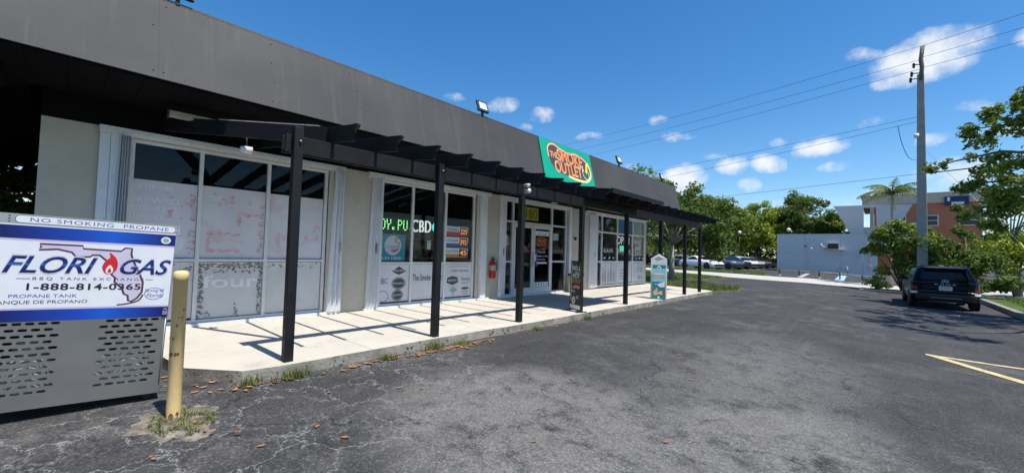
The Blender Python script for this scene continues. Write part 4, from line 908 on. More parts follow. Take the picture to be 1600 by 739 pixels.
flo = [(.215, 1.235), (.44, 1.235), (.445, 1.212), (.66, 1.205), (.685, 1.232), (.725, 1.232), (.725, 1.18), (.745, 1.12), (.79, 1.02), (.815, .95), (.815, .87), (.79, .82), (.755, .79), (.735, .80), (.73, .84), (.705, .855), (.69, .90), (.64, .955), (.645, .985), (.62, 1.01), (.625, 1.08), (.585, 1.12), (.54, 1.165), (.50, 1.165), (.485, 1.15), (.41, 1.145), (.385, 1.18), (.31, 1.20), (.215, 1.19), (.225, 1.215)]
mb = MB(); poly(mb, cp_, flo, .004, 0); stroke(mb, cp_, flo, .014, .005, 1, True); stroke(mb, cp_, smooth_path([(.67, .765), (.74, .775), (.80, .80), (.825, .85)], 5), .012, .005, 1)
mb.build('state_outline', [flat('lilac_pale', (.60, .54, .66)), flat('plum', (.09, .035, .07))], CG)
def m_letter():
    t = NT('letter_blue'); y = t.n('ShaderNodeSeparateXYZ', {'Vector': t.coord()}).outputs['Y']
    c = t.ramp(t.math('MULTIPLY', t.math('SUBTRACT', y, 1.01), 7.), [(.1, (.008, .012, .10)), (.42, (.012, .02, .16)), (.5, (.02, .16, .50)), (.56, (.01, .03, .22)), (.9, (.01, .012, .12))])
    return t.done(t.bsdf(c, .35))
MATS['letter_blue'] = m_letter()
mb = MB()
for d_, bd, mi, g_ in ((.0055, .07, 1, .007), (.007, .035, 0, 0)):
    text(mb, cp_, 'FLORI', .05 - g_, 1.02 - g_, .53 + g_, .125 + 2 * g_, d_, mi, bd, .35); text(mb, cp_, 'GAS', .665 - g_, 1.02 - g_, .985 + g_, .125 + 2 * g_, d_, mi, bd, .35)
text(mb, cp_, 'BBQ TANK EXCHANGE', .20, .965, .82, .022, .007, 0, .01, 0, 1.5); rect(mb, cp_, .12, .972, .19, .976, .007, 0); rect(mb, cp_, .83, .972, .88, .976, .007, 0)
text(mb, cp_, 'PROPANE TANK', .095, .832, .44, .026, .007, 2, .01); text(mb, cp_, 'TANQUE DE PROPANO', .015, .787, .50, .026, .007, 3, .01)
text(mb, cp_, '1-888-814-0365', .175, .890, .805, .050, .008, 3, .05, 0, 1.1)
text(mb, cp_, 'Serving all', .83, .87, .96, .028, .007, 2, .01, .4); text(mb, cp_, 'Florida', .845, .825, .955, .035, .007, 2, .01, .4); stroke(mb, cp_, ell(.895, .855, .06, .05), .004, .0065, 2, True)
mb.build('lettering', ['letter_blue', flat('outline_grey', (.55, .53, .58)), flat('ink_blue', (.05, .07, .36)), flat('ink_black', (.025, .018, .035))], CG)
mb = MB(); poly(mb, cp_, smooth_path([(.575, 1.03), (.56, 1.07), (.575, 1.12), (.60, 1.15), (.595, 1.19), (.635, 1.15), (.65, 1.10), (.645, 1.05), (.62, 1.02), (.595, 1.015)], 5, True), .0085, 0)
poly(mb, cp_, smooth_path([(.585, 1.03), (.585, 1.06), (.605, 1.09), (.625, 1.06), (.622, 1.03), (.605, 1.018)], 5, True), .0095, 1); poly(mb, cp_, smooth_path([(.595, 1.03), (.597, 1.05), (.607, 1.065), (.615, 1.045), (.612, 1.028)], 5, True), .0105, 0)
mb.build('flame', [flat('flame_red', (.62, .02, .03)), 'print_white'], CG)
mb = MB(); poly(mb, cp_, ell(.935, 1.315, .033, .030, 20), .006, 0); poly(mb, cp_, ell(.935, 1.315, .022, .019, 16), .007, 1); mb.build('sticker', ['print_white', flat('sticker_green', (.22, .45, .24))], CG)
mb = MB(); mb.box((.0, 1.376, -.02), (CWd + .022, 1.448, .0009)); mb.build('top_rail', paint('rail_steel', (.5, .48, .46), .4, .08, 4, metal=.5), CG)
mb = MB()
def stad(x0, x1, yc, r): return [(x0 + r * math.cos(a), yc + r * math.sin(a)) for a in [math.pi / 2 + math.pi * k / 8 for k in range(9)]] + [(x1 + r * math.cos(a), yc + r * math.sin(a)) for a in [-math.pi / 2 + math.pi * k / 8 for k in range(9)]]
poly(mb, cp_, stad(.11, .965, 1.411, .030), .008, 1); poly(mb, cp_, stad(.11, .965, 1.411, .026), .009, 0)
text(mb, cp_, 'NO SMOKING', .155, 1.396, .60, .031, .011, 2, 0, 0, 1.15); text(mb, cp_, 'PROPANE', .66, 1.396, .945, .031, .011, 2, .012, 0, 1.1)
for x, y in ((.055, 1.43), (.055, 1.41), (.055, 1.39), (1.005, 1.43), (1.005, 1.39)): poly(mb, cp_, ell(x, y, .006, .006, 8), .008, 1)
mb.build('warning_plate', ['print_white', 'print_dark', 'ink_blue'], CG)
mb = MB(); mb.box((.963, .675, .002), (.995, .705, .018)); mb.tube([(.97, .705, .01), (.97, .725, .01), (.988, .725, .01), (.988, .705, .01)], .004, 6); mb.build('padlock', 'galv', CG)
mb = MB(); mb.tube([(.99, .08, .002), (.99, .64, .002)], .005, 6); mb.build('hinge_rod', 'galv', CG)
for x in (.06, .9):
    for z in (-.06, -.7):
        mb = MB(); mb.box((x, -.06, z - .04), (x + .05, .0, z)); mb.build('foot', 'plastic_black', CG)
def tank(lx, lz, ly, label):
    p = cm @ Vector((lx, ly, lz))
    t = thing('propane_tank', label, 'gas tank', p, group='white gas tanks inside the cage')
    mb = MB(); mb.lathe([(0, 0), (.10, 0), (.10, .03), (.14, .05), (.152, .10), (.152, .25), (.13, .32), (.05, .36), (0, .365)], p, 16); mb.build('cylinder', 'white_wall', t)
    mb = MB(); mb.lathe([(.09, .35), (.10, .45), (.096, .45), (.086, .35)], p, 12); mb.build('collar', 'white_wall', t)
tank(.22, -.22, .022, 'white gas tank seen through the left slots of the cage'); tank(.55, -.22, .022, 'white gas tank behind the plain middle of the cage door')
tank(.80, -.22, .022, 'white gas tank behind the right slots of the cage')

# ------------------------------------------------------------------ bollard, leaves, weeds
t = thing('bollard', 'worn yellow steel bollard with rust chips beside the propane cage', 'bollard', (BX, BY, 0))
mb = MB(); mb.lathe([(.047, -.02), (.047, 1.06), (.051, 1.062), (.051, 1.118), (.043, 1.134), (.022, 1.143), (0, 1.145)], (BX, BY, 0), 24); rg = random.Random(5)
for _ in range(16):
    a = rg.uniform(-1.9, .6); z = rg.choice([.03, .04, .5, .62, .7, .72, .78, .8, .84, .3]); r = rg.uniform(.004, .013) * (1.8 if z < .1 else 1)
    c = Vector((BX + 0.0476 * math.cos(a), BY + .0476 * math.sin(a), z)); ta = Vector((-math.sin(a), math.cos(a), 0))
    mb.add([c + ta * (r * math.cos(k_) * .8) + ZP * (r * 1.3 * math.sin(k_)) for k_ in [6.283 * j / 7 for j in range(7)]], [tuple(range(7))], 1)
mb.build('pipe', ['yellow_post', 'rust'], t)
def leaf_geo(mb, x, y, z, s, rg):
    a = rg.uniform(0, 6.283); c, n = math.cos(a), math.sin(a); cu = rg.uniform(.15, .5)
    P = [(-1, 0, cu * .8), (-.4, .42, .1 + cu * .3), (.3, .45, .12), (1, 0, cu), (.3, -.42, .05 + cu * .2), (-.4, -.38, .1), (0, 0, 0)]
    mb.add([(x + s * (px * c - py * n), y + s * (px * n + py * c), z + s * pz * .5) for px, py, pz in P], [(6, 0, 5), (6, 5, 4), (6, 4, 3), (6, 3, 2), (6, 2, 1), (6, 1, 0)])
rg = random.Random(21)
mb = MB()
for cx_, cy_, n, sx, sy in ((-4.5, 1.35, 26, .05, .2), (-4.47, 1.75, 24, .06, .3), (-4.46, 2.35, 22, .05, .22), (-4.45, 2.75, 20, .04, .2), (-4.42, 3.45, 60, .07, .32), (-4.42, 3.95, 70, .07, .35), (-4.45, 5.9, 30, .04, .5), (-4.86, 1.02, 14, .12, .1), (-5.3, .78, 10, .15, .05), (BX + .25, BY + .22, 8, .15, .1)):
    for _ in range(int(n * (1.3 if n > 50 else .6))): leaf_geo(mb, cx_ + abs(rg.gauss(0, sx)) * 1.1 - .06, cy_ + rg.gauss(0, sy), .012, rg.uniform(.016, .045), rg)
tag(mb.build('leaf_litter', 'dry_leaf'), 'brown dry leaf litter gathered along the foot of the kerb', 'leaves', None, 'stuff')
singles = [(-4.0, 1.62), (-3.86, 1.78), (-3.2, 1.02), (-3.25, 1.42), (-2.95, 1.5), (-3.55, 2.35), (-3.4, 2.5), (-2.35, 3.05), (-2.0, 2.55), (-2.6, 3.9), (-1.3, 3.4), (-3.7, .62), (-3.45, .48), (-2.5, 1.2), (-3.0, 4.2), (-1.7, 5.2), (-3.9, 5.2), (-2.2, 6.2)]
l0 = None
for i, (x, y) in enumerate(singles):
    mb = MB(); leaf_geo(mb, 0, 0, .008, rg.uniform(.02, .038), rg); o = mb.build('dry_leaf', 'dry_leaf'); o.location = (x, y, gz(x))
    tag(o, 'single curled brown dry leaf lying out on the open asphalt', 'leaf', 'dry leaves scattered on the asphalt')
def weed(x, y, n, h, spread, label, flatt=False):
    rg = random.Random(int(x * 100 + y * 10)); mb = MB()
    blades(mb, [(x + rg.gauss(0, spread), y + rg.gauss(0, spread * 1.6), .0) for _ in range(n)], h * .4, h, .008, rg, 1.1)
    tag(mb.build('weed', 'blade'), label, 'weed', 'weeds along the kerb')
weed(-4.53, 1.32, 60, 0.136, .035, 'thin grassy weed at the kerb left of the first pergola post'); weed(-4.5, 1.72, 140, 0.124, .05, 'bushy green weed at the kerb in front of the first pergola post')
weed(-4.5, 2.78, 110, 0.099, .04, 'small green weed at the kerb midway between the first two posts'); weed(-4.52, 3.5, 120, 0.161, .05, 'spiky pale weed at the kerb left of the second post')
weed(-4.5, 3.98, 120, 0.087, .05, 'low green weed at the kerb behind the leaf pile'); weed(-4.5, 5.75, 90, 0.087, .04, 'small weed at the kerb by the third post'); weed(-4.52, 7.45, 110, 0.105, .04, 'green weed at the kerb in front of the black sign board')

# ------------------------------------------------------------------ sign boards on the sidewalk
def aframe(c, rz, w, h, lean, name, label, mats):
    t = thing(name, label, 'sign board', c, rz, world_coords=False)
    return t
# local: x right, -y towards the viewer
t = thing('sidewalk_sign', 'black framed sidewalk sign reading ROLL YOUR POT GOLF in green and gold', 'sign board', (-4.86, 7.62, .12), math.atan2(-.20, .42), world_coords=False)
tl = .10
p1 = Plane((-.23, -.10, .024), (1, 0, 0), (0, .03, 1))
mb = MB(); slab(mb, p1, 0, 0, .47, 1.06, -.02, 0); mb.build('front_panel', 'plastic_black', t, bevel=.004)
mb = MB(); mb.box((-.22, -.2, 0), (-.19, .06, .02)); mb.box((.20, -.2, 0), (.23, .06, .02)); mb.build('foot', 'plastic_black', t)
mb = MB(); rect(mb, p1, .025, .62, .445, 1.035, .002, 0); rect(mb, p1, .025, .12, .445, .62, .002, 1); rect(mb, p1, .03, .03, .44, .115, .002, 2)
text(mb, p1, 'ROLL', .10, .86, .40, .09, .004, 2, .03); text(mb, p1, 'YOUR', .18, .785, .36, .05, .004, 2, .03); text(mb, p1, 'POT', .12, .69, .38, .09, .004, 2, .03); text(mb, p1, 'GOLF', .06, .585, .43, .085, .004, 3, .03)
poly(mb, p1, smooth_path([(.12, .50), (.25, .54), (.40, .52), (.36, .46), (.25, .48), (.16, .45)], 4, True), .004, 4); rect(mb, p1, .08, .40, .22, .415, .004, 2); rect(mb, p1, .08, .37, .28, .382, .004, 5); rect(mb, p1, .08, .34, .24, .352, .004, 5)
poly(mb, p1, [(.26, .30), (.38, .33), (.34, .27), (.40, .25), (.28, .25)], .004, 6); poly(mb, p1, ell(.17, .21, .075, .085, 18), .004, 7); text(mb, p1, '18', .14, .19, .20, .05, .006, 1, .03); rect(mb, p1, .05, .2, .065, 1.0, .004, 2)
mb.build('print', [flat('af_green', (.012, .07, .045)), flat('af_dark', (.014, .018, .016)), 'print_white', flat('af_gold', (.45, .25, .03)), flat('af_salmon', (.55, .20, .16)), flat('af_leaf', (.03, .16, .08)), 'print_mid', flat('af_cream', (.55, .50, .30))], t)
t = thing('sidewalk_sign', 'teal picture poster sign leaning against a taller white board by the sixth post', 'sign board', (-4.74, 11.62, .12), math.atan2(.12, .32), world_coords=False)
p1 = Plane((-.17, -.05, 0), (1, 0, 0), (0, .06, 1))
mb = MB(); slab(mb, p1, 0, 0, .36, .98, -.012, 0); mb.build('poster', flat('po_teal', (.01, .23, .22)), t)
mb = MB(); rect(mb, p1, .0, .50, .36, .88, .002, 0); poly(mb, p1, ell(.18, .90, .055, .06, 18), .004, 1); rect(mb, p1, .03, .60, .33, .67, .004, 2); rect(mb, p1, .06, .615, .30, .63, .006, 1); rect(mb, p1, .05, .70, .31, .74, .004, 1)
for P_, mi in (([(.12, .42), (.34, .52), (.34, .36), (.22, .34)], 1), ([(.02, .20), (.14, .34), (.18, .14), (.06, .10)], 3), ([(.20, .26), (.34, .22), (.30, .12), (.16, .16)], 4), ([(.27, .13), (.35, .15), (.35, .26), (.27, .25)], 5), ([(.06, .44), (.12, .46), (.10, .40)], 0), ([(.16, .30), (.26, .30), (.24, .24), (.14, .22)], 6)): poly(mb, p1, P_, .004 + mi * .0006, mi)
rect(mb, p1, .15, .03, .20, .09, .004, 1); poly(mb, p1, ell(.175, .90, .025, .03, 10), .006, 6); mb.build('print', [flat('po_sky', (.25, .58, .68)), 'print_white', flat('po_orange', (.70, .30, .08)), flat('po_rose', (.70, .36, .28)), flat('po_cream', (.60, .58, .35)), flat('po_red', (.55, .05, .07)), 'po_teal'], t)
p2 = Plane((-.22, .03, 0), (1, 0, 0), (0, .04, 1)); mb = MB(); out = [(0, 0), (.44, 0), (.44, 1.16), (.38, 1.20), (.22, 1.30), (.06, 1.20), (0, 1.16)]
mb.loft2([p2.p(x, y, -.02) for x, y in out], [p2.p(x, y, 0) for x, y in out]); mb.build('back_board', 'white_wall', t, bevel=.004)
p3 = Plane((-.22, .42, 0), (1, 0, 0), (0, -.28, 1)); mb = MB(); mb.loft2([p3.p(x, y, -.0) for x, y in out], [p3.p(x, y, .02) for x, y in out]); mb.build('rear_leg', 'white_wall', t, bevel=.004)

# ------------------------------------------------------------------ cars
def plan(xr, xf, hw, r, rf=None):
    """rounded rectangle in plan, x forward; 5 points per corner, starting rear right"""
    rf = rf or r; P = []
    for (cx_, cy_, a0, rr) in ((xr + r, -hw + r, 180, r), (xf - rf, -hw + rf, 270, rf), (xf - rf, hw - rf, 0, rf), (xr + r, hw - r, 90, r)):
        for k_ in range(7): a = R_(a0 + 90 * k_ / 6); P.append((cx_ + rr * math.cos(a), cy_ + rr * math.sin(a)))
    return P
def lv(levels):   # stacked outlines -> rings of 3d points
    return [[(x, y, z) for x, y in plan(xr, xf, hw, r, rf)] for z, xr, xf, hw, r, rf in levels]
def patch(mb, rings, ia, ib, j0, j1, push, f0=0., f1=1., fa=0., fb=0., mi=0):
    """skin over ring points ia..ib between levels j0 (at fraction f0) and j1 (fraction f1), pushed outwards"""
    n = len(rings[0]); idx = [k_ % n for k_ in range(ia, ib + 1)]; rows = []
    L = [(j0, f0)] + [(j, 0.) for j in range(j0 + 1, j1)] + [(j1 - 1, f1)]
    for j, f in L:
        row = []
        for q, k_ in enumerate(idx):
            p = Vector(rings[j][k_]).lerp(Vector(rings[j + 1][k_]), f)
            pn = Vector(rings[j][(k_ + 1) % n]) - Vector(rings[j][(k_ - 1) % n]); up = Vector(rings[j + 1][k_]) - Vector(rings[j][k_])
            nn = pn.cross(up).normalized(); row.append(p + nn * push)
        if fa: row[0] = row[0].lerp(row[1], fa)
        if fb: row[-1] = row[-1].lerp(row[-2], fb)
        rows.append(row)
    m = len(idx); V = [p for r_ in rows for p in r_]
    mb.add(V, [(a * m + b, a * m + b + 1, (a + 1) * m + b + 1, (a + 1) * m + b) for a in range(len(rows) - 1) for b in range(m - 1)], mi, True)
def wheel(t, x, y, r, w, side, rim='alloy'):
    mb = MB(); mb.lathe([(r * .62, -w / 2), (r * .9, -w / 2), (r, -w * .32), (r, w * .32), (r * .9, w / 2), (r * .62, w / 2), (r * .62, -w / 2)], (x, y, r), 24, 'y'); wh = mb.build('wheel', 'rubber', t)
    mb = MB(); s = side; mb.lathe([(r * .62, s * w * .40), (r * .55, s * w * .36), (r * .5, s * w * .22), (0.001, s * w * .25)], (x, y, r), 20, 'y', 1)
    for k_ in range(5):
        a = 2 * math.pi * k_ / 5; c, n = math.cos(a), math.sin(a)
        mb.beam((x, y + s * w * .30, r), (x + c * r * .6, y + s * w * .36, r + n * r * .6), .05, .03, (0, 1, 0), 0)
    mb.build('rim', [rim, 'plastic_black'], wh)
def make_car(name, label, cat, paint_m, kind, group=None, detail=False):
    t = thing(name, label, cat, world_coords=False, group=group)
    if kind == 'suv':
        L, belt, roof = 2.2, .98, 1.60
        levels = [(.24, -2.0, 2.05, .80, .25, .35), (.34, -2.14, 2.14, .88, .28, .45), (.55, -2.18, 2.18, .905, .28, .5), (.78, -2.16, 2.14, .90, .28, .5), (.92, -2.10, 2.05, .885, .26, .5), (.985, -2.06, 1.0, .87, .24, .30), (1.02, -2.05, .95, .86, .24, .30), (1.30, -1.93, .55, .76, .22, .26), (1.48, -1.80, .22, .68, .20, .24), (1.555, -1.68, .02, .60, .22, .3), (1.575, -1.4, -.2, .45, .2, .3)]
    elif kind == 'hatch':
        levels = [(.22, -1.98, 2.02, .80, .25, .35), (.34, -2.10, 2.12, .87, .28, .45), (.52, -2.14, 2.14, .895, .30, .5), (.74, -2.13, 2.10, .89, .30, .5), (.88, -2.08, 2.00, .88, .30, .5), (.96, -2.00, .95, .865, .30, .30), (1.00, -1.97, .90, .855, .30, .30), (1.25, -1.80, .50, .75, .28, .26), (1.44, -1.62, .16, .66, .24, .24), (1.52, -1.50, -.05, .58, .22, .3), (1.54, -1.2, -.25, .45, .2, .3)]
    else:
        levels = [(.20, -2.2, 2.25, .80, .3, .4), (.30, -2.36, 2.38, .88, .32, .5), (.48, -2.40, 2.40, .92, .34, .55), (.66, -2.39, 2.34, .92, .34, .6), (.80, -2.34, 2.15, .90, .3, .6), (.90, -2.05, .95, .87, .28, .30), (.94, -1.85, .88, .85, .28, .30), (1.14, -1.35, .40, .74, .24, .26), (1.30, -.92, .02, .64, .22, .24), (1.36, -.72, -.2, .56, .2, .24), (1.375, -.6, -.35, .45, .15, .2)]
    rings = lv(levels); n = len(rings[0]); mb = MB()
    mb.add([p for r_ in rings for p in r_], [(j * n + k_, j * n + (k_ + 1) % n, (j + 1) * n + (k_ + 1) % n, (j + 1) * n + k_) for j in range(len(rings) - 1) for k_ in range(n)], 0, True)
    b0 = len(mb.v); mb.f.append(tuple((len(rings) - 1) * n + k_ for k_ in range(n))); mb.m.append(0); mb.sm.append(True)
    mb.f.append(tuple(range(n - 1, -1, -1))); mb.m.append(0); mb.sm.append(False)
    body = mb.build('body', paint_m, t)
    j0, j1 = 6, 8
    g_ = MB(); patch(g_, rings, 25, 30, j0, j1, .004, .12, .92, .2, .2); g_.build('rear_window', 'car_glass', t)
    g_ = MB(); patch(g_, rings, 11, 16, j0, j1 + 0, .004, .05, .95, .1, .1); g_.build('windscreen', 'car_glass', t)
    for ia in (6, 20): g_ = MB(); patch(g_, rings, ia, ia + 1, j0, j1, .005, .1, .85, .08, .12); g_.build('side_window', 'car_glass', t)
    # headlamps, tail lamps, plate
    for a, b in ((8, 10), (17, 19)):
        g_ = MB(); patch(g_, rings, a, b, 3, 4, .006, .1, .8); g_.build('headlamp', 'lamp_clear', t)
    for a, b in ((3, 6), (21, 24)):
        g_ = MB(); patch(g_, rings, a, b, 3, 4, .006, .0, .75); g_.build('tail_lamp', 'tail_red', t)
    g_ = MB(); patch(g_, rings, 10, 17, 1, 3, .006, .2, .5, .2, .2); g_.build('grille', 'plastic_black', t)
    wb = 1.30 if kind != 'sedan' else 1.42; r = .345 if kind != 'sedan' else .335; hw = levels[2][3]
    for x in (-wb, wb):
        for s in (-1, 1):
            mb = MB(); mb.lathe([(0.001, s * .004), (r * 1.14, s * .004), (r * 1.18, -s * .02)], (x, s * (hw - .0), r + .01), 20, 'y'); mb.build('wheel_arch', 'plastic_black', t)
            wheel(t, x, s * (hw - .095), r, .21, s)
    for s in (-1, 1):
        mb = MB(); mb.loft2([(.62, s * .86, .98), (.72, s * .86, .98), (.72, s * .86, 1.06), (.62, s * .86, 1.08)], [(.66, s * 1.02, .98), (.74, s * 1.02, .98), (.74, s * 1.02, 1.07), (.66, s * 1.02, 1.09)]); mb.build('mirror', paint_m, t)
    return t
CARS = 'cars parked across the pale road'
c0 = make_car('parked_car', 'white coupe parked nearest the road with its long side showing', 'car', 'car_white', 'sedan', CARS)
c0.location = (-15.4, 50.0, 0); c0.rotation_euler = (0, 0, R_(-24)); c0.scale = (1.08,) * 3
c1 = make_car('parked_car', 'dark grey SUV parked directly behind the white coupe', 'car', 'car_grey', 'suv', CARS); c1.location = (-13.9, 53.6, 0); c1.rotation_euler = (0, 0, R_(-27))
c1b = make_car('parked_car', 'black SUV parked between the grey SUV and the white SUV', 'car', 'car_black', 'suv', CARS); c1b.location = (-13.8, 57.0, 0); c1b.rotation_euler = (0, 0, R_(-27))
c2 = make_car('parked_car', 'white SUV parked third in the row behind the grey one', 'car', 'car_white', 'suv', CARS); c2.location = (-13.7, 60.4, 0); c2.rotation_euler = (0, 0, R_(-27))
c3 = make_car('parked_car', 'silver hatchback parked fifth along the row', 'car', 'car_silver', 'hatch', CARS); c3.location = (-13.6, 63.9, 0); c3.rotation_euler = (0, 0, R_(-27))
c4 = dup(c1, (-13.5, 67.4, 0), R_(-27), 'dark grey SUV near the far end of the row, right of the silver hatchback')
c5 = dup(c1b, (-13.4, 71, 0), R_(-27), 'black SUV at the far end of the row beside the pale blue building')
c6 = make_car('parked_car', 'silver hatchback parked under the trees, seen right of the last pergola posts', 'car', 'car_silver', 'hatch', CARS); c6.location = (-24.0, 66.5, 0); c6.rotation_euler = (0, 0, R_(160))
c7 = make_car('parked_car', 'navy hatchback parked under the trees behind the white coupe', 'car', 'car_navy', 'hatch', CARS); c7.location = (-26.5, 63.5, 0); c7.rotation_euler = (0, 0, R_(160))
c8 = dup(c1b, (-26.3, 55.5, 0), R_(175), 'black SUV in the shade left of the white coupe'); c9 = dup(c3, (-28.5, 52.5, 0), R_(165), 'silver hatchback in the shade behind the leftmost tree trunk')
c10 = dup(c7, (-30, 47, 0), R_(170), 'navy hatchback in deep shade just past the shop corner')

# the near black SUV, seen from behind
t = thing('parked_car', 'black SUV parked at the right kerb, seen from behind', 'car', (1.68, 23.6, -.285), R_(90) + R_(2), world_coords=False)
levels = [(.26, -1.98, 2.05, .74, .22, .35), (.33, -2.07, 2.12, .86, .36, .45), (.50, -2.12, 2.16, .895, .38, .5), (.62, -2.10, 2.15, .90, .38, .5), (.66, -2.05, 2.14, .90, .38, .5), (.80, -2.07, 2.12, .895, .38, .5), (.94, -2.04, 2.04, .88, .38, .5), (1.00, -1.98, 1.02, .86, .34, .30), (1.03, -1.95, .97, .85, .33, .30), (1.30, -1.78, .56, .76, .30, .26), (1.47, -1.64, .22, .685, .20, .24), (1.53, -1.56, .02, .62, .2, .3), (1.555, -1.3, -.2, .45, .2, .3)]
rings = lv(levels); n = len(rings[0]); mb = MB()
mb.add([p for r_ in rings for p in r_], [(j * n + k_, j * n + (k_ + 1) % n, (j + 1) * n + (k_ + 1) % n, (j + 1) * n + k_) for j in range(len(rings) - 1) for k_ in range(n)], 0, True)
mb.f.append(tuple((len(rings) - 1) * n + k_ for k_ in range(n))); mb.m.append(0); mb.sm.append(True); mb.f.append(tuple(range(n - 1, -1, -1))); mb.m.append(0); mb.sm.append(False)
mb.build('body', 'suv_black', t)
g_ = MB(); patch(g_, rings, 25, 30, 8, 10, .006, .12, .95, .25, .25); g_.build('rear_window', 'car_glass', t)
g_ = MB(); patch(g_, rings, 11, 16, 8, 10, .004, .05, .95); g_.build('windscreen', 'car_glass', t)
for ia in (6, 20): g_ = MB(); patch(g_, rings, ia, ia + 1, 8, 10, .005, .1, .85, .08, .12); g_.build('side_window', 'car_glass', t)
mb = MB(); mb.loft2([(-1.58, -.58, 1.50), (-1.58, .58, 1.50), (-1.56, .58, 1.54), (-1.56, -.58, 1.54)], [(-1.80, -.50, 1.475), (-1.80, .50, 1.475), (-1.80, .50, 1.495), (-1.80, -.50, 1.495)]); mb.build('spoiler', 'suv_black', t, bevel=.008)
for s in (-1, 1):
    mb = MB(); mb.tube([(-1.5, s * .60, 1.545), (-1.3, s * .60, 1.585), (-.3, s * .60, 1.585), (-.1, s * .58, 1.55)], .014, 6); mb.build('roof_rail', 'alloy', t)
g_ = MB(); patch(g_, rings, 24, 31, 1, 3, .012, .0, .5); g_.build('bumper_cladding', 'plastic_black', t)
g_ = MB(); patch(g_, rings, 24, 31, 3, 4, .016, .1, .5); g_.build('bumper_trim', paint('trim_grey', (.16, .16, .17), .4, .1, 8, metal=.5), t)
for a, b in ((3 + 0, 5), (22, 24)):
    pass
for ia, ib in ((2, 5), (22, 25)):
    g_ = MB(); patch(g_, rings, ia, ib, 4, 5, .012, .25, .98); g_.build('tail_lamp', 'tail_red', t)
    g_ = MB(); patch(g_, rings, ia, ib, 2, 3, .012, .35, .98); g_.build('reflector', 'lamp_clear', t)
g_ = MB(); patch(g_, rings, 22, 33, 6, 7, .008, .1, .45); g_.build('light_strip', flat('dark_red', (.10, .008, .01), .2, .6), t)
rp = Plane((-2.078, .0, .66), (0, -1, 0), (.03, 0, 1))
mb = MB(); slab(mb, rp, -.17, .03, .17, .19, .0, .015); pl_ = mb.build('licence_plate', flat('plate_white', (.62, .60, .56)), t)
mb = MB(); rect(mb, rp, -.15, .16, .15, .18, .017, 0); rect(mb, rp, -.13, .08, .13, .14, .017, 1); mb.build('print', ['print_mid', flat('plate_pale', (.45, .46, .46))], pl_)
mb = MB(); rp2 = Plane((-1.985, 0, 1.01), (0, -1, 0), (.18, 0, 1)); stroke(mb, rp2, ell(0, .0, .085, .05, 24), .014, .02, 0, True); text(mb, rp2, 'H', -.04, -.03, .05, .06, .02, 0, .03, .3); mb.build('emblem', 'alloy', t)
mb = MB(); text(mb, Plane((-2.045, 0, .885), (0, -1, 0), (.1, 0, 1)), 'K O N A', -.27, 0, .27, .035, .02, 0, .03); mb.build('lettering', 'alloy', t)
mb = MB(); mb.box((-2.02, -.45, .27), (-1.9, .45, .34)); mb.box((-2.125, -.4, .40), (-2.05, .4, .44)); mb.build('diffuser', 'trim_grey', t, bevel=.01)
mb = MB(); mb.tube([(-1.88, -.02, 1.10), (-1.88, .3, 1.13)], .01, 6); mb.build('wiper', 'plastic_black', t)
for x in (-1.30, 1.30):
    for s in (-1, 1):
        mb = MB(); mb.lathe([(.001, s * .004), (.40, s * .004), (.41, -s * .03)], (x, s * .9, .35), 20, 'y'); mb.build('wheel_arch', 'plastic_black', t)
        wheel(t, x, s * .795, .335, .225, s)
for s in (-1, 1):
    mb = MB(); mb.loft2([(.60, s * .85, .98), (.72, s * .85, .98), (.72, s * .85, 1.07), (.60, s * .85, 1.09)], [(.66, s * 1.03, .98), (.76, s * 1.03, .98), (.76, s * 1.03, 1.08), (.66, s * 1.03, 1.11)]); mb.build('mirror', 'suv_black', t)

# ------------------------------------------------------------------ far buildings
t = thing('utility_building', 'windowless pale blue flat roofed block with a wall air conditioner', 'building', (-4.8, 60, 0))
bl = Vector((-9.15, 57.5, 0)); br = Vector((-.42, 57.5, 0)); dx_ = (br - bl).normalized(); nb = Vector((dx_.y, -dx_.x, 0)); bw = (br - bl).length
class SPlane(Plane):
    def p(s, x, y, d=0): return s.o + s.r * (x * 1.45) + s.u * (y * 1.265) + s.n * d
pb = SPlane(bl, dx_, ZP); bw = 8.73 / 1.45
back = Vector((-.02, 1, 0)) * 7
mb = MB(); top = 3.36; 
A = [bl + Vector((0, 0, -.4)), br + Vector((0, 0, -.4)), br + back + Vector((0, 0, -.4)), bl + back + Vector((0, 0, -.4))]
mb.loft2(A, [Vector((p.x, p.y, top * 1.265)) for p in A]); mb.build('wall', 'blue_wall', t)
mb = MB(); slab(mb, pb, .0, top + .002, bw + .05, top + .07, -6.9, .03); mb.build('roof_edge', 'grey_wall', t)
mb = MB()
for x in (1.85, 4.05): slab(mb, pb, x, .0, x + .05, top - .01, 0, .012)
slab(mb, pb, 0, 1.66, bw, 1.69, 0, .008); slab(mb, pb, 2.05, .05, 2.09, 2.8, 0, .01); mb.build('panel_joint', paint('blue_joint', (.45, .47, .48), .85), t)
mb = MB(); slab(mb, pb, bw - .32, .3, bw - .26, 3.0, 0, .06); slab(mb, pb, bw - .38, .5, bw - .20, .75, 0, .09); mb.build('downpipe', 'grey_wall', t)
mb = MB(); mb.tube([pb.p(3.9, .0, .15), pb.p(3.9, .55, .15), pb.p(4.5, .55, .15), pb.p(4.5, .0, .15)], .03, 6); mb.build('pipe_hoop', 'galv', t)
for x, z in ((2.3, 2.1), (bw - .35, 2.6)):
    mb = MB(); c = pb.p(x, z, .08); mb.lathe([(0, -.05), (.07, -.05), (.09, .02), (.0, .05)], c, 10, 'y'); mb.build('wall_lamp', 'white_wall', t)
mb = MB(); slab(mb, pb, 1.86, 2.28, 1.97, 2.38, 0, .1); mb.build('junction_box', 'plastic_black', t)
t = thing('air_conditioner', 'window air conditioner sticking out of the pale blue wall on a shelf', 'air conditioner', pb.p(3.7, 2.0, .2))
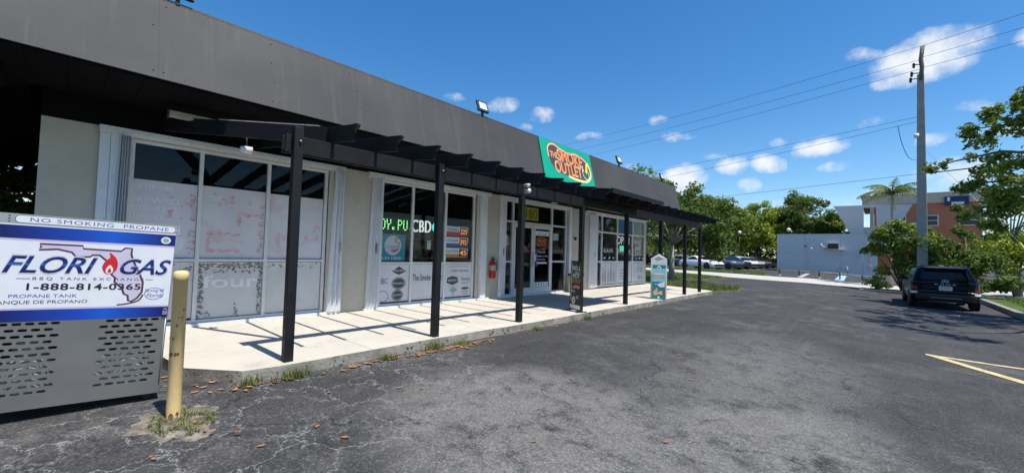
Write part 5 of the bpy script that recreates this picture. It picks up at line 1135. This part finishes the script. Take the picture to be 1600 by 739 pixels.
mb = MB(); slab(mb, pb, 3.30, 2.05, 4.0, 2.60, .0, .35); mb.build('case', paint('ac_case', (.38, .37, .35), .6), t, bevel=.01)
mb = MB(); slab(mb, pb, 3.34, 2.09, 3.96, 2.56, .35, .36); 
for k_ in range(9): slab(mb, pb, 3.36, 2.12 + .048 * k_, 3.94, 2.13 + .048 * k_, .36, .366, 1)
mb.build('grille', [paint('ac_grille', (.05, .035, .035), .7), 'rust'], t)
mb = MB(); slab(mb, pb, 3.10, 1.98, 4.35, 2.045, 0, .42); slab(mb, pb, 3.2, 1.55, 4.3, 1.58, 0, .05); mb.build('shelf', 'grey_wall', t)
mb = MB(); mb.tube([pb.p(3.28, 2.3, .1), pb.p(3.1, 2.2, .12), pb.p(2.95, 2.35, .1), pb.p(2.9, 2.55, .05)], .06, 6); mb.build('hose', 'grey_wall', t)
t = thing('parking_sign', 'small blue accessible parking sign on a thin post by the pale blue wall', 'sign', pb.p(5.35, 0, .5))
mb = MB(); mb.tube([pb.p(5.35, -.3, .5), pb.p(5.35, 2.1, .5)], .025, 6); mb.build('post', 'galv', t)
mb = MB(); slab(mb, pb, 5.17, 1.72, 5.53, 2.05, .53, .545, 0); slab(mb, pb, 5.17, 1.45, 5.53, 1.68, .53, .545, 1); mb.build('plate', [flat('sign_navy', (.03, .06, .22)), 'grey_wall'], t)
# low rail of black posts along the stalls
P0 = [(-6.35, 41.0), (-4.8, 39.6), (-3.55, 39.9), (-2.25, 39.4), (-1.0, 40.6)]
for i, (x, y) in enumerate(P0):
    t = thing('barrier_post', ('first', 'second', 'third', 'fourth', 'fifth')[i] + ' short black barrier post from the left, before the pale blue building', 'post', (x, y, gz(x)), group='black barrier posts at the parking stalls')
    mb = MB(); mb.tube([(x, y, gz(x)), (x, y, gz(x) + .62)], .045, 8); mb.build('post', 'plastic_black', t); mb = MB(); mb.lathe([(.12, 0), (.12, .05), (.05, .07)], (x, y, gz(x)), 10); mb.build('base', 'grey_wall', t)
mb = MB(); mb.tube([(x, y, gz(x) + .5) for x, y in P0], .018, 6); tag(mb.build('barrier_rope', 'galv'), 'thin pale rope strung along the black barrier posts', 'rope')
for i, (x0, x1, y, m) in enumerate(((-8.2, -5.6, 53.9, 'wheel_tan'), (-5.0, -3.15, 53.0, 'wheel_tan'), (-2.4, -.2, 55.0, 'blue_line'))):
    if m not in MATS: MATS[m] = paint(m, (.48, .40, .26), .85)
    mb = MB(); mb.box((x0, y, gz(x0) - .1), (x1, y + .18, gz(x1) + .14)); tag(mb.build('wheel_stop', m, bevel=.02), ('tan wheel stop at the left stall by the pale blue building', 'tan wheel stop at the middle stall by the pale blue building', 'light blue wheel stop at the accessible stall')[i], 'wheel stop', 'wheel stops by the pale blue building')
# grey sculptural wall, shaped like an upturned trapezoid with a square opening
t = thing('screen_wall', 'grey upturned trapezoid screen wall with a square opening behind the blue block', 'wall', (.5, 55, 0))
yy = 67.5
def slabxz(mb, P, y0, y1, mi=0): mb.loft2([(x, y0, z) for x, z in P], [(x, y1, z) for x, z in P], mi)
mb = MB(); slabxz(mb, [(-4.54, 8.45), (-1.53, 8.4), (-1.53, 4.95), (-1.53, 3.6), (-2.2, 3.6)], yy, yy + .5); slabxz(mb, [(-1.529, 8.1), (-.34, 8.1), (-.34, 8.38), (-1.529, 8.4)], yy + .002, yy + .498); slabxz(mb, [(-.339, 8.38), (2.88, 8.28), (1.04, 4.5), (.25, 3.6), (-.339, 3.6)], yy, yy + .5)
mb.build('panel', 'grey_wall', t)
t = thing('white_wall', 'low white parapet behind the opening of the grey screen wall', 'wall', (0, 69, 0))
mb = MB(); mb.box((-2.3, 69, 0), (-.25, 69.25, 5.75)); slabxz(mb, [(.25, 3.4), (2.8, 6.2), (3.6, 6.2), (3.6, 3.4)], 69, 69.25); mb.build('parapet', 'white_wall', t)
t = thing('apartment_building', 'terracotta block with a tan parapet and white framed windows behind the hedge', 'building', (6, 74, 0))
mb = MB(); mb.box((-.6, 73, 0), (9.0, 86, 8.9)); mb.build('wall', 'terracotta', t)
mb = MB(); mb.box((-1.8, 72.75, 8.902), (9.6, 86, 10.05)); mb.build('parapet', 'tan_wall', t)
mb = MB(); mb.box((-1.95, 72.7, 10.052), (9.75, 86.1, 10.2)); mb.build('coping', 'tan_wall', t)
mb = MB(); mb.box((-1.0, 72.5, 5.4), (-.62, 72.998, 8.9)); mb.build('column', 'tan_wall', t)
for x, z in ((3.65, 6.05), (7.1, 6.05), (-.1, 2.3), (3.65, 1.8), (.75, 6.05)):
    mb = MB(); mb.box((x, 72.9, z), (x + 1.75, 72.996, z + 1.35)); w = mb.build('window', 'white_wall', t)
    mb = MB(); mb.box((x + .1, 72.87, z + .1), (x + 1.65, 72.899, z + .62)); mb.build('pane', 'car_glass', w)
    mb = MB(); mb.box((x + .1, 72.87, z + .72), (x + 1.65, 72.899, z + 1.25)); mb.build('pane', 'car_glass', w)
t = thing('building_sign', 'dark blue sign board high on the terracotta wall', 'sign', (6.8, 72.7, 9))
mb = MB(); mb.box((5.9, 72.5, 8.5), (7.9, 72.69, 9.6)); mb.build('board', flat('sign_deep', (.015, .03, .12)), t)
mb = MB(); mb.box((6.1, 72.47, 9.0), (6.35, 72.499, 9.5)); mb.build('print', 'print_white', t)
mb = MB(); mb.box((6.45, 72.47, 8.6), (7.5, 72.499, 8.9)); mb.build('print', 'print_white', t)

# ------------------------------------------------------------------ utility pole and wires
t = thing('utility_pole', 'tall square grey concrete utility pole with a dark top extension', 'utility pole', (1.62, 29.9, -.28))
px_, py_ = 1.62, 29.9
mb = MB(); mb.loft2([(px_ - .22, py_ - .22, -.4), (px_ + .22, py_ - .22, -.4), (px_ + .22, py_ + .22, -.4), (px_ - .22, py_ + .22, -.4)], [(px_ - .15, py_ - .13, 11.25), (px_ + .11, py_ - .13, 11.25), (px_ + .11, py_ + .13, 11.25), (px_ - .15, py_ + .13, 11.25)]); mb.build('shaft', 'pole_conc', t, bevel=.02)
mb = MB(); mb.tube([(px_ - .02, py_ - .1, 10.9), (px_ + .03, py_ - .1, 11.6), (px_ - .01, py_ - .1, 12.0), (px_ + .06, py_ - .1, 12.7)], .09, 8); mb.build('top_extension', 'bark', t)
for dz, dx2 in ((11.75, -.28), (11.3, -.36), (11.0, -.40)):
    mb = MB(); mb.tube([(px_ - .05, py_ - .1, dz), (px_ + dx2, py_ - .1, dz + .05)], .025, 6); mb.lathe([(.02, -.16), (.07, -.1), (.04, -.06), (.07, -.02), (.04, .02), (.07, .06), (.02, .12)], (px_ + dx2, py_ - .1, dz + .02), 10); mb.build('insulator', 'plastic_black', t)
mb = MB(); mb.lathe([(0, -.1), (.1, -.1), (.1, .1), (0, .1)], (px_ - .2, py_ - .15, 8.0), 10); mb.build('bracket_cap', 'white_wall', t)
def wire(p, q, sag, label, r=.010, n=22):
    p, q = Vector(p), Vector(q); mb = MB()
    mb.tube([p.lerp(q, k_ / n) - ZP * (sag * 4 * (k_ / n) * (1 - k_ / n)) for k_ in range(n + 1)], r, 5)
    return tag(mb.build('wire', 'plastic_black'), label, 'wire', 'overhead wires from the utility pole')
wire((px_ + .05, py_ - .1, 12.72), (-56, 43, 15.2), 1.0, 'uppermost wire running left from the pole top'); wire((px_ - .05, py_ - .1, 12.0), (-56, 43.5, 14.4), 1.0, 'second wire from the top, running left from the pole')
wire((px_ - .1, py_ - .1, 11.5), (-56, 44, 13.2), 1.0, 'third wire running left from the pole top'); wire((px_ + .05, py_ - .1, 12.72), (30, 22, 15.5), .5, 'uppermost wire running right from the pole top')
wire((px_, py_ - .1, 12.1), (30, 22, 14.6), .5, 'second wire running right from the pole top'); wire((px_, py_ - .1, 11.55), (30, 22, 13.4), .5, 'third wire running right from the pole top')
wire((px_ - .15, py_ - .1, 9.0), (-56, 45, 10.0), .9, 'upper wire of the middle pair, running left at two thirds pole height'); wire((px_ - .15, py_ - .1, 8.75), (-56, 46, 9.2), 1.2, 'lower wire of the middle pair, running left at two thirds pole height')
wire((px_ - .15, py_ - .1, 6.0), (-56, 47, 7.6), .7, 'lowest wire, running left just above the palm'); wire((px_ + .15, py_ - .1, 6.0), (16, 27, 7.4), .3, 'lowest wire, running right into the tree', .03)
mb = MB(); mb.tube(smooth_path([(px_ - .9, py_ - .1, 8.65), (px_ - .75, py_ - .15, 7.7), (px_ - .5, py_ - .2, 6.9), (px_ - .2, py_ - .2, 6.7)], 5), .014, 5); tag(mb.build('wire', 'plastic_black'), 'slack loop of wire hanging left of the pole', 'wire', 'overhead wires from the utility pole')
t = thing('guy_guard', 'yellow plastic guard on a slanting guy wire at the right', 'guy wire', (6.2, 27, 0))
mb = MB(); mb.tube([(4.35, 27, 2.35), (5.5, 27, .05)], .035, 6); mb.build('guard', flat('guard_yellow', (.55, .45, .03)), t)
mb = MB(); mb.tube([(1.75, 29.8, 7.2), (4.35, 27, 2.35), (5.6, 26.95, -.2)], .008, 5); mb.build('cable', 'galv', t)
for i, (x, y, h) in enumerate(((-9.25, 66.5, 5.15), (-14.9, 65, 4.75))):
    t = thing('lamp_post', ('white globe lamp post just above the pale blue block', 'white globe lamp post among the trees above the parked cars')[i], 'street lamp', (x, y, 0), group='white globe lamp posts')
    mb = MB(); mb.tube([(x, y, 0), (x, y, h)], .05, 8); mb.build('pole', 'plastic_black', t); mb = MB(); mb.lathe([(0, 0), (.14, .02), (.24, .16), (.24, .3), (.14, .44), (0, .47)], (x, y, h), 14); mb.build('globe', 'white_wall', t)

# ------------------------------------------------------------------ trees
def leaves(mb, c, r, n, s, rg, shell=.55, sq=.75, mi=0):
    for _ in range(n):
        while True:
            d = Vector((rg.uniform(-1, 1), rg.uniform(-1, 1), rg.uniform(-1, 1)))
            if .05 < d.length < 1: break
        d = d.normalized() * (shell + (1 - shell) * rg.random()) ** .8
        p = Vector(c) + Vector((d.x * r, d.y * r, d.z * r * sq))
        nn = (d.normalized() * .6 + Vector((rg.gauss(0, .6), rg.gauss(0, .6), rg.gauss(.5, .6)))).normalized()
        a = nn.cross(Vector((rg.gauss(0, 1), rg.gauss(0, 1), rg.gauss(0, 1)))).normalized(); b = nn.cross(a)
        l, w = s * rg.uniform(.7, 1.3), s * rg.uniform(.35, .55); fo = nn * (w * .35)
        mb.add([p - a * l, p + b * w - fo * 0 + fo, p + a * l - fo * .6, p - b * w + fo], [(0, 1, 2), (0, 2, 3)], mi)
def clump(lb, c, r, n, ls, rg, shell, sq):
    k = 5
    for _ in range(k):
        d = Vector((rg.gauss(0, 1), rg.gauss(0, 1), rg.gauss(0, .7))).normalized() * (r * rg.uniform(.25, .8))
        leaves(lb, Vector(c) + d, r * rg.uniform(.32, .68), n // k, ls * rg.uniform(.8, 1.15), rg, shell, sq)
def tree_geo(seed, h, cr, trunk_h, nclump, nleaf, ls, bark='bark', leaf='leaf_mid', sq=.7, flatten=.75, low=.35, tr=.16):
    rg = random.Random(seed); tips = []; tb = MB()
    top = Vector((rg.uniform(-.3, .3), rg.uniform(-.3, .3), trunk_h))
    tb.tube([(0, 0, -.1), (top.x * .3, top.y * .3, trunk_h * .5), top], [tr * 1.25, tr, tr * .8], 9)
    clumps = []
    for k_ in range(nclump):
        a = 6.283 * (k_ * .618 + rg.uniform(-.06, .06)); u = (k_ + .5) / nclump
        zz = trunk_h * (1 - low) + (h - trunk_h * (1 - low)) * (.12 + .86 * rg.random() ** .8)
        rel = (zz - trunk_h * (1 - low)) / (h - trunk_h * (1 - low)); rad = cr * math.sqrt(max(.08, 1 - (2 * rel - .85) ** 2 * .8)) * rg.uniform(.45, 1.0)
        c = Vector((rad * math.cos(a), rad * math.sin(a), zz)); clumps.append((c, cr * rg.uniform(.26, .44)))
    for c, r in clumps[::2]:
        m = top.lerp(c, .5) + Vector((rg.uniform(-.2, .2), rg.uniform(-.2, .2), .25)); tb.tube([top - ZP * rg.uniform(0, trunk_h * .2), m, c], [tr * .5, tr * .3, tr * .1], 6)
    lb = MB()
    for c, r in clumps: clump(lb, c, r, int(nleaf / nclump), ls, rg, .3, sq)
    return tb, lb
def tree(loc, label, seed, h, cr, th, ncl, nl, ls, leaf, bark='bark', group=None, cat='tree', name='tree', **k_):
    tb, lb = tree_geo(seed, h, cr, th, ncl, nl, ls, **k_)
    t = thing(name, label, cat, loc, rng.uniform(0, 6), group, world_coords=False)
    tb.build('trunk', bark, t); lb.build('crown', leaf, t); return t
FAR = 'trees behind the parked cars'
tree((-8.5, 22.6, 0), 'dark leafy tree with a pale trunk just past the end of the shop', 11, 5.7, 2.7, 2.2, 26, 9000, .12, 'leaf_dark', 'bark_pale', tr=.14)
tree((-12.6, 26.5, 0), 'bright topped tree rising behind the far end of the shop roof', 12, 6.5, 3.2, 2.3, 26, 8000, .15, 'leaf_mid', tr=.18)
T1 = tree((-19, 62, 0), 'broad mid green tree above the white coupe', 13, 9.6, 4.6, 3.0, 30, 9000, .24, 'leaf_mid', tr=.22, group=FAR)
T2 = tree((-15.2, 77, 0), 'yellowish lime tree left of the pale blue block', 14, 10.2, 5.2, 2.8, 34, 11000, .24, 'leaf_lime', tr=.22, group=FAR)
T3 = tree((-9.6, 80, 0), 'tall dark green tree directly behind the pale blue block', 15, 11.2, 5.6, 3.0, 36, 12000, .25, 'leaf_dark', tr=.22, group=FAR)
dup(T1, (-12.4, 84, 0), 1.3, 'mid green tree filling the gap between the lime tree and the dark tree', FAR); dup(T1, (-18.3, 71, 0), 3.4, 'mid green tree just left of the lime tree', FAR, .95)
dup(T3, (-24.5, 58, 0), 1.0, 'dark tree rising left of the white coupe', FAR); dup(T1, (-31, 60, 0), 2.2, 'mid green tree in deep shade past the shop corner', FAR)
dup(T1, (-5.6, 80, 0), 4.0, 'mid green tree between the pale blue block and the grey screen wall', FAR, .85); dup(T2, (-21.5, 80, 0), 2.0, 'lime green tree farther back between the two broad trees', FAR, 1.0)
dup(T3, (-27, 75, 0), 3.0, 'dark tall tree farther back above the shaded cars', FAR); dup(T1, (-38, 66, 0), 5.0, 'mid green tree mostly hidden behind the shop end', FAR)
mb = MB(); rg = random.Random(77)
for k_ in range(46): leaves(mb, (-62 + k_ * 1.45, 84 + rg.uniform(-2, 2), rg.uniform(.6, 2.0)), 2.2, 110, .36, rg, .3, .8)
for k_ in range(60):
    x = -75 + k_ * 1.55; leaves(mb, (x, 92 + rg.uniform(-3, 3) + abs(x) * .05, rg.uniform(1.5, 4.2)), 3.2, 170, .42, rg, .3, .9)
tag(mb.build('woodland', 'leaf_dark'), 'dark green thicket closing the view behind the car park', 'woodland', None, 'stuff')
# right side: near tree reaching over the lot, hedge, slender tree
def limb_tree(loc, label, clumps, limbs, leaf, n, ls, seed, tr=.13):
    rg = random.Random(seed); t = thing('tree', label, 'tree', loc); tb = MB(); lb = MB(); x, y, z = loc
    for P, r0, r1 in limbs: tb.tube(P, [r0 + (r1 - r0) * i / (len(P) - 1) for i in range(len(P))], 8)
    for c, r, dn in clumps: clump(lb, c, r, int(n * dn), ls, rg, .2, .7)
    tb.build('trunk', 'bark', t); lb.build('crown', leaf, t); return t
bx, by = 5.3, 19.5
cl = [((1.55, 24, 5.25), .40, .35), ((1.95, 24, 5.42), .28, .25), ((2.65, 23.5, 5.55), .25, .2), ((2.6, 22.5, 6.3), .5, .6), ((3.1, 22.5, 6.75), .6, .8), ((3.0, 22.5, 5.9), .6, .8), ((3.5, 22, 6.3), .7, 1), ((3.9, 21.5, 7.0), .8, 1), ((4.2, 21, 6.2), .9, 1.2), ((4.0, 20, 5.2), .9, 1.2), ((3.1, 22, 5.0), .6, .9), ((2.7, 22.5, 4.35), .6, .9), ((3.4, 21.5, 4.3), .8, 1.2), ((4.3, 20, 4.2), .9, 1.3), ((2.3, 23, 4.2), .4, .6), ((3.3, 22, 3.5), .7, 1.1), ((4.5, 19.5, 3.3), .8, 1.1), ((5.2, 19, 5.5), 1.2, 1.6), ((5.6, 18.5, 7.2), 1.1, 1.2), ((4.5, 18.0, 8.6), .9, 1.0), ((4.4, 17.0, 6.4), 1.1, 1.2), ((5.6, 20.5, 7.8), 1.0, 1.0), ((4.1, 16.3, 8.9), .8, .9), ((4.4, 14.6, 8.2), .9, .9), ((4.0, 17.3, 9.3), .6, .6), ((4.6, 14.0, 6.6), .8, .8), ((3.9, 15.2, 8.6), .6, .6), ((4.9, 19.5, 9.2), .7, .7), ((3.2, 21.8, 3.2), .8, 1.1), ((4.0, 20.5, 2.6), .8, 1.2), ((3.7, 21, 4.9), .7, 1.0), ((3.55, 21.8, 7.1), .5, .6), ((4.2, 19.8, 6.8), .7, .9), ((3.0, 22.3, 2.7), .5, .7)]
lim = [([(bx, by, -.2), (bx - .1, by, 1.4), (bx - .05, by + .1, 3.0)], .16, .12), ([(bx - .05, by, 2.6), (4.4, 20.5, 3.8), (3.3, 22, 4.3), (2.6, 22.6, 4.4)], .08, .02), ([(bx - .05, by, 3.0), (4.4, 20.6, 4.8), (3.2, 22.2, 5.4), (2.2, 23.7, 5.45), (1.5, 24, 5.25)], .08, .012), ([(bx, by, 2.9), (4.6, 20.6, 5.2), (3.6, 22, 6.3), (2.6, 22.6, 6.4)], .08, .015), ([(bx, by, 3), (5.2, 19.2, 5), (5.5, 18.6, 7.2)], .1, .02), ([(bx, by, 3), (4.6, 17.6, 5.6), (4.3, 16.4, 7.6), (3.9, 15.4, 8.6)], .09, .015), ([(bx, by, 3), (5, 16, 5.5), (4.4, 14.6, 6.9)], .08, .015)]
limb_tree((bx, by, -.15), 'leafy tree overhanging the lot from the right edge', cl, lim, 'leaf_mid', 330, .10, 31)
tree((5.55, 34.5, -.15), 'slender tree with thin pale trunk on the right verge', 32, 6.2, 2.2, 2.6, 20, 6000, .12, 'leaf_dark', 'bark_pale', tr=.10)
tree((9.5, 32, -.15), 'bushy tree at the far right behind the verge', 33, 6.5, 3.0, 2.0, 24, 6500, .15, 'leaf_mid', tr=.14)
def bush(loc, label, clumps, leaf, n, ls, seed, name='bush', cat='bush'):
    rg = random.Random(seed); t = thing(name, label, cat, loc); lb = MB(); tb = MB(); x, y, z = loc
    for c, r in clumps:
        clump(lb, c, r, int(n * r * r * 1.2), ls, rg, .3, .85); tb.tube([(x, y, z), (x * .5 + c[0] * .5, y * .5 + c[1] * .5, z * .4 + c[2] * .6), c], [.05, .035, .012], 6)
    tb.build('stem', 'bark', t); lb.build('foliage', leaf, t); return t
bush((.9, 31, -.2), 'large bush with mixed light and dark leaves around the pole foot', [((-.1, 30.8, 2.55), .60), ((.35, 31, 2.9), .75), ((.9, 30.9, 3.15), .75), ((1.5, 31.2, 3.0), .7), ((.2, 30.6, 1.9), .8), ((.9, 30.3, 2.2), .9), ((1.6, 30.5, 2.3), .9), ((.5, 30.4, 1.1), .8), ((1.3, 30.2, 1.2), .9), ((-.35, 31, 2.0), .5), ((2.1, 30.8, 2.7), .7), ((2.0, 30.2, 1.3), .9)], 'leaf_mid', 900, .11, 41)
bush((3.2, 30, -.2), 'dark dense bush just right of and behind the black car', [((2.6, 30, 2.3), .8), ((3.1, 29.8, 1.9), .9), ((3.5, 29, 1.2), .9), ((3.9, 29.2, 1.8), .8), ((2.9, 29.4, .9), .9), ((3.8, 28.6, .55), .65), ((4.3, 28.2, .45), .5), ((3.2, 30.6, 2.9), .6)], 'leaf_dark', 950, .10, 42)
bush((4.9, 31.5, -.2), 'yellow green bush right of the dark bush', [((4.3, 31.5, 2.2), .8), ((4.9, 31.3, 2.0), .8), ((5.4, 31.6, 2.7), .8), ((4.6, 31, 1.2), .7)], 'leaf_lime', 700, .10, 43)
bush((-.15, 29.9, -.2), 'low yellowish shrub on the kerb island left of the car', [((-.25, 29.9, .22), .42), ((.25, 29.8, .18), .38), ((.0, 30.1, .5), .35)], 'leaf_lime', 2400, .06, 44)
bush((-15, -1.5, 0), 'dense sun dappled hedge seen through the passage at the left', [((-15.6 - .5 * (k_ % 3), -7.2 + .34 * k_, .8 + .95 * (k_ % 4)), 1.1) for k_ in range(30)], 'leaf_dark', 420, .15, 45, 'hedge', 'hedge')
# palm
def palm(x, y, z, h, seed):
    rg = random.Random(seed); t = thing('palm_tree', 'thin palm with drooping fronds in front of the grey screen wall', 'palm', (x, y, z))
    mb = MB(); mb.tube([(x, y, z), (x + .05, y, z + h * .5), (x + .02, y, z + h * .8), (x + .05, y, z + h)], [.09, .065, .06, .05], 8); mb.build('trunk', 'bark_pale', t)
    for k_ in range(16):
        a = 6.283 * k_ / 16 + rg.uniform(-.2, .2); L = rg.uniform(1.7, 2.1); e = rg.uniform(.35, 1.45); fb = MB(); pts = []
        dr = rg.uniform(.9, 1.5)
        for i in range(9):
            u = i / 8; r = L * u * math.cos(e * (1 - u * .6)); zz = L * (math.sin(e) * u - dr * .55 * u * u); pts.append(Vector((x + .05 + r * math.cos(a), y + r * math.sin(a), z + h + zz)))
        fb.tube(pts, [.02 - .0018 * i for i in range(9)], 5)
        for i in range(1, 9):
            for j in (0, .33, .66):
                p = pts[i - 1].lerp(pts[i], j); d = (pts[i] - pts[i - 1]).normalized(); s = d.cross(ZP).normalized(); ll = .5 * math.sin(math.pi * min(.97, (i + j) / 9)) + .10
                for sd in (-1, 1):
                    q = p + s * (sd * ll * .55) + d * (ll * .55) - ZP * (ll * rg.uniform(.35, .9)); w = d * .036
                    fb.add([p - w, p + w, q], [(0, 1, 2)])
        fb.build('frond', 'leaf_palm', t)
palm(.55, 36.4, -.25, 6.1, 9)
# trees on the other side of the lot, seen only as reflections in the glass
G2 = 'trees across the lot mirrored in the shop windows'
a = tree((17, 4, -.2), 'broad tree across the lot, mirrored in the shop windows', 51, 4.2, 2.4, 1.6, 18, 2500, .24, 'leaf_mid', group=G2)
for x, y, s in ((15, -3, 1.0), (12, 10, .9), (16, 16, 1.1), (14, -10, 1.1)): dup(a, (x + 3, y, -.2), y, None, None, s * .75)
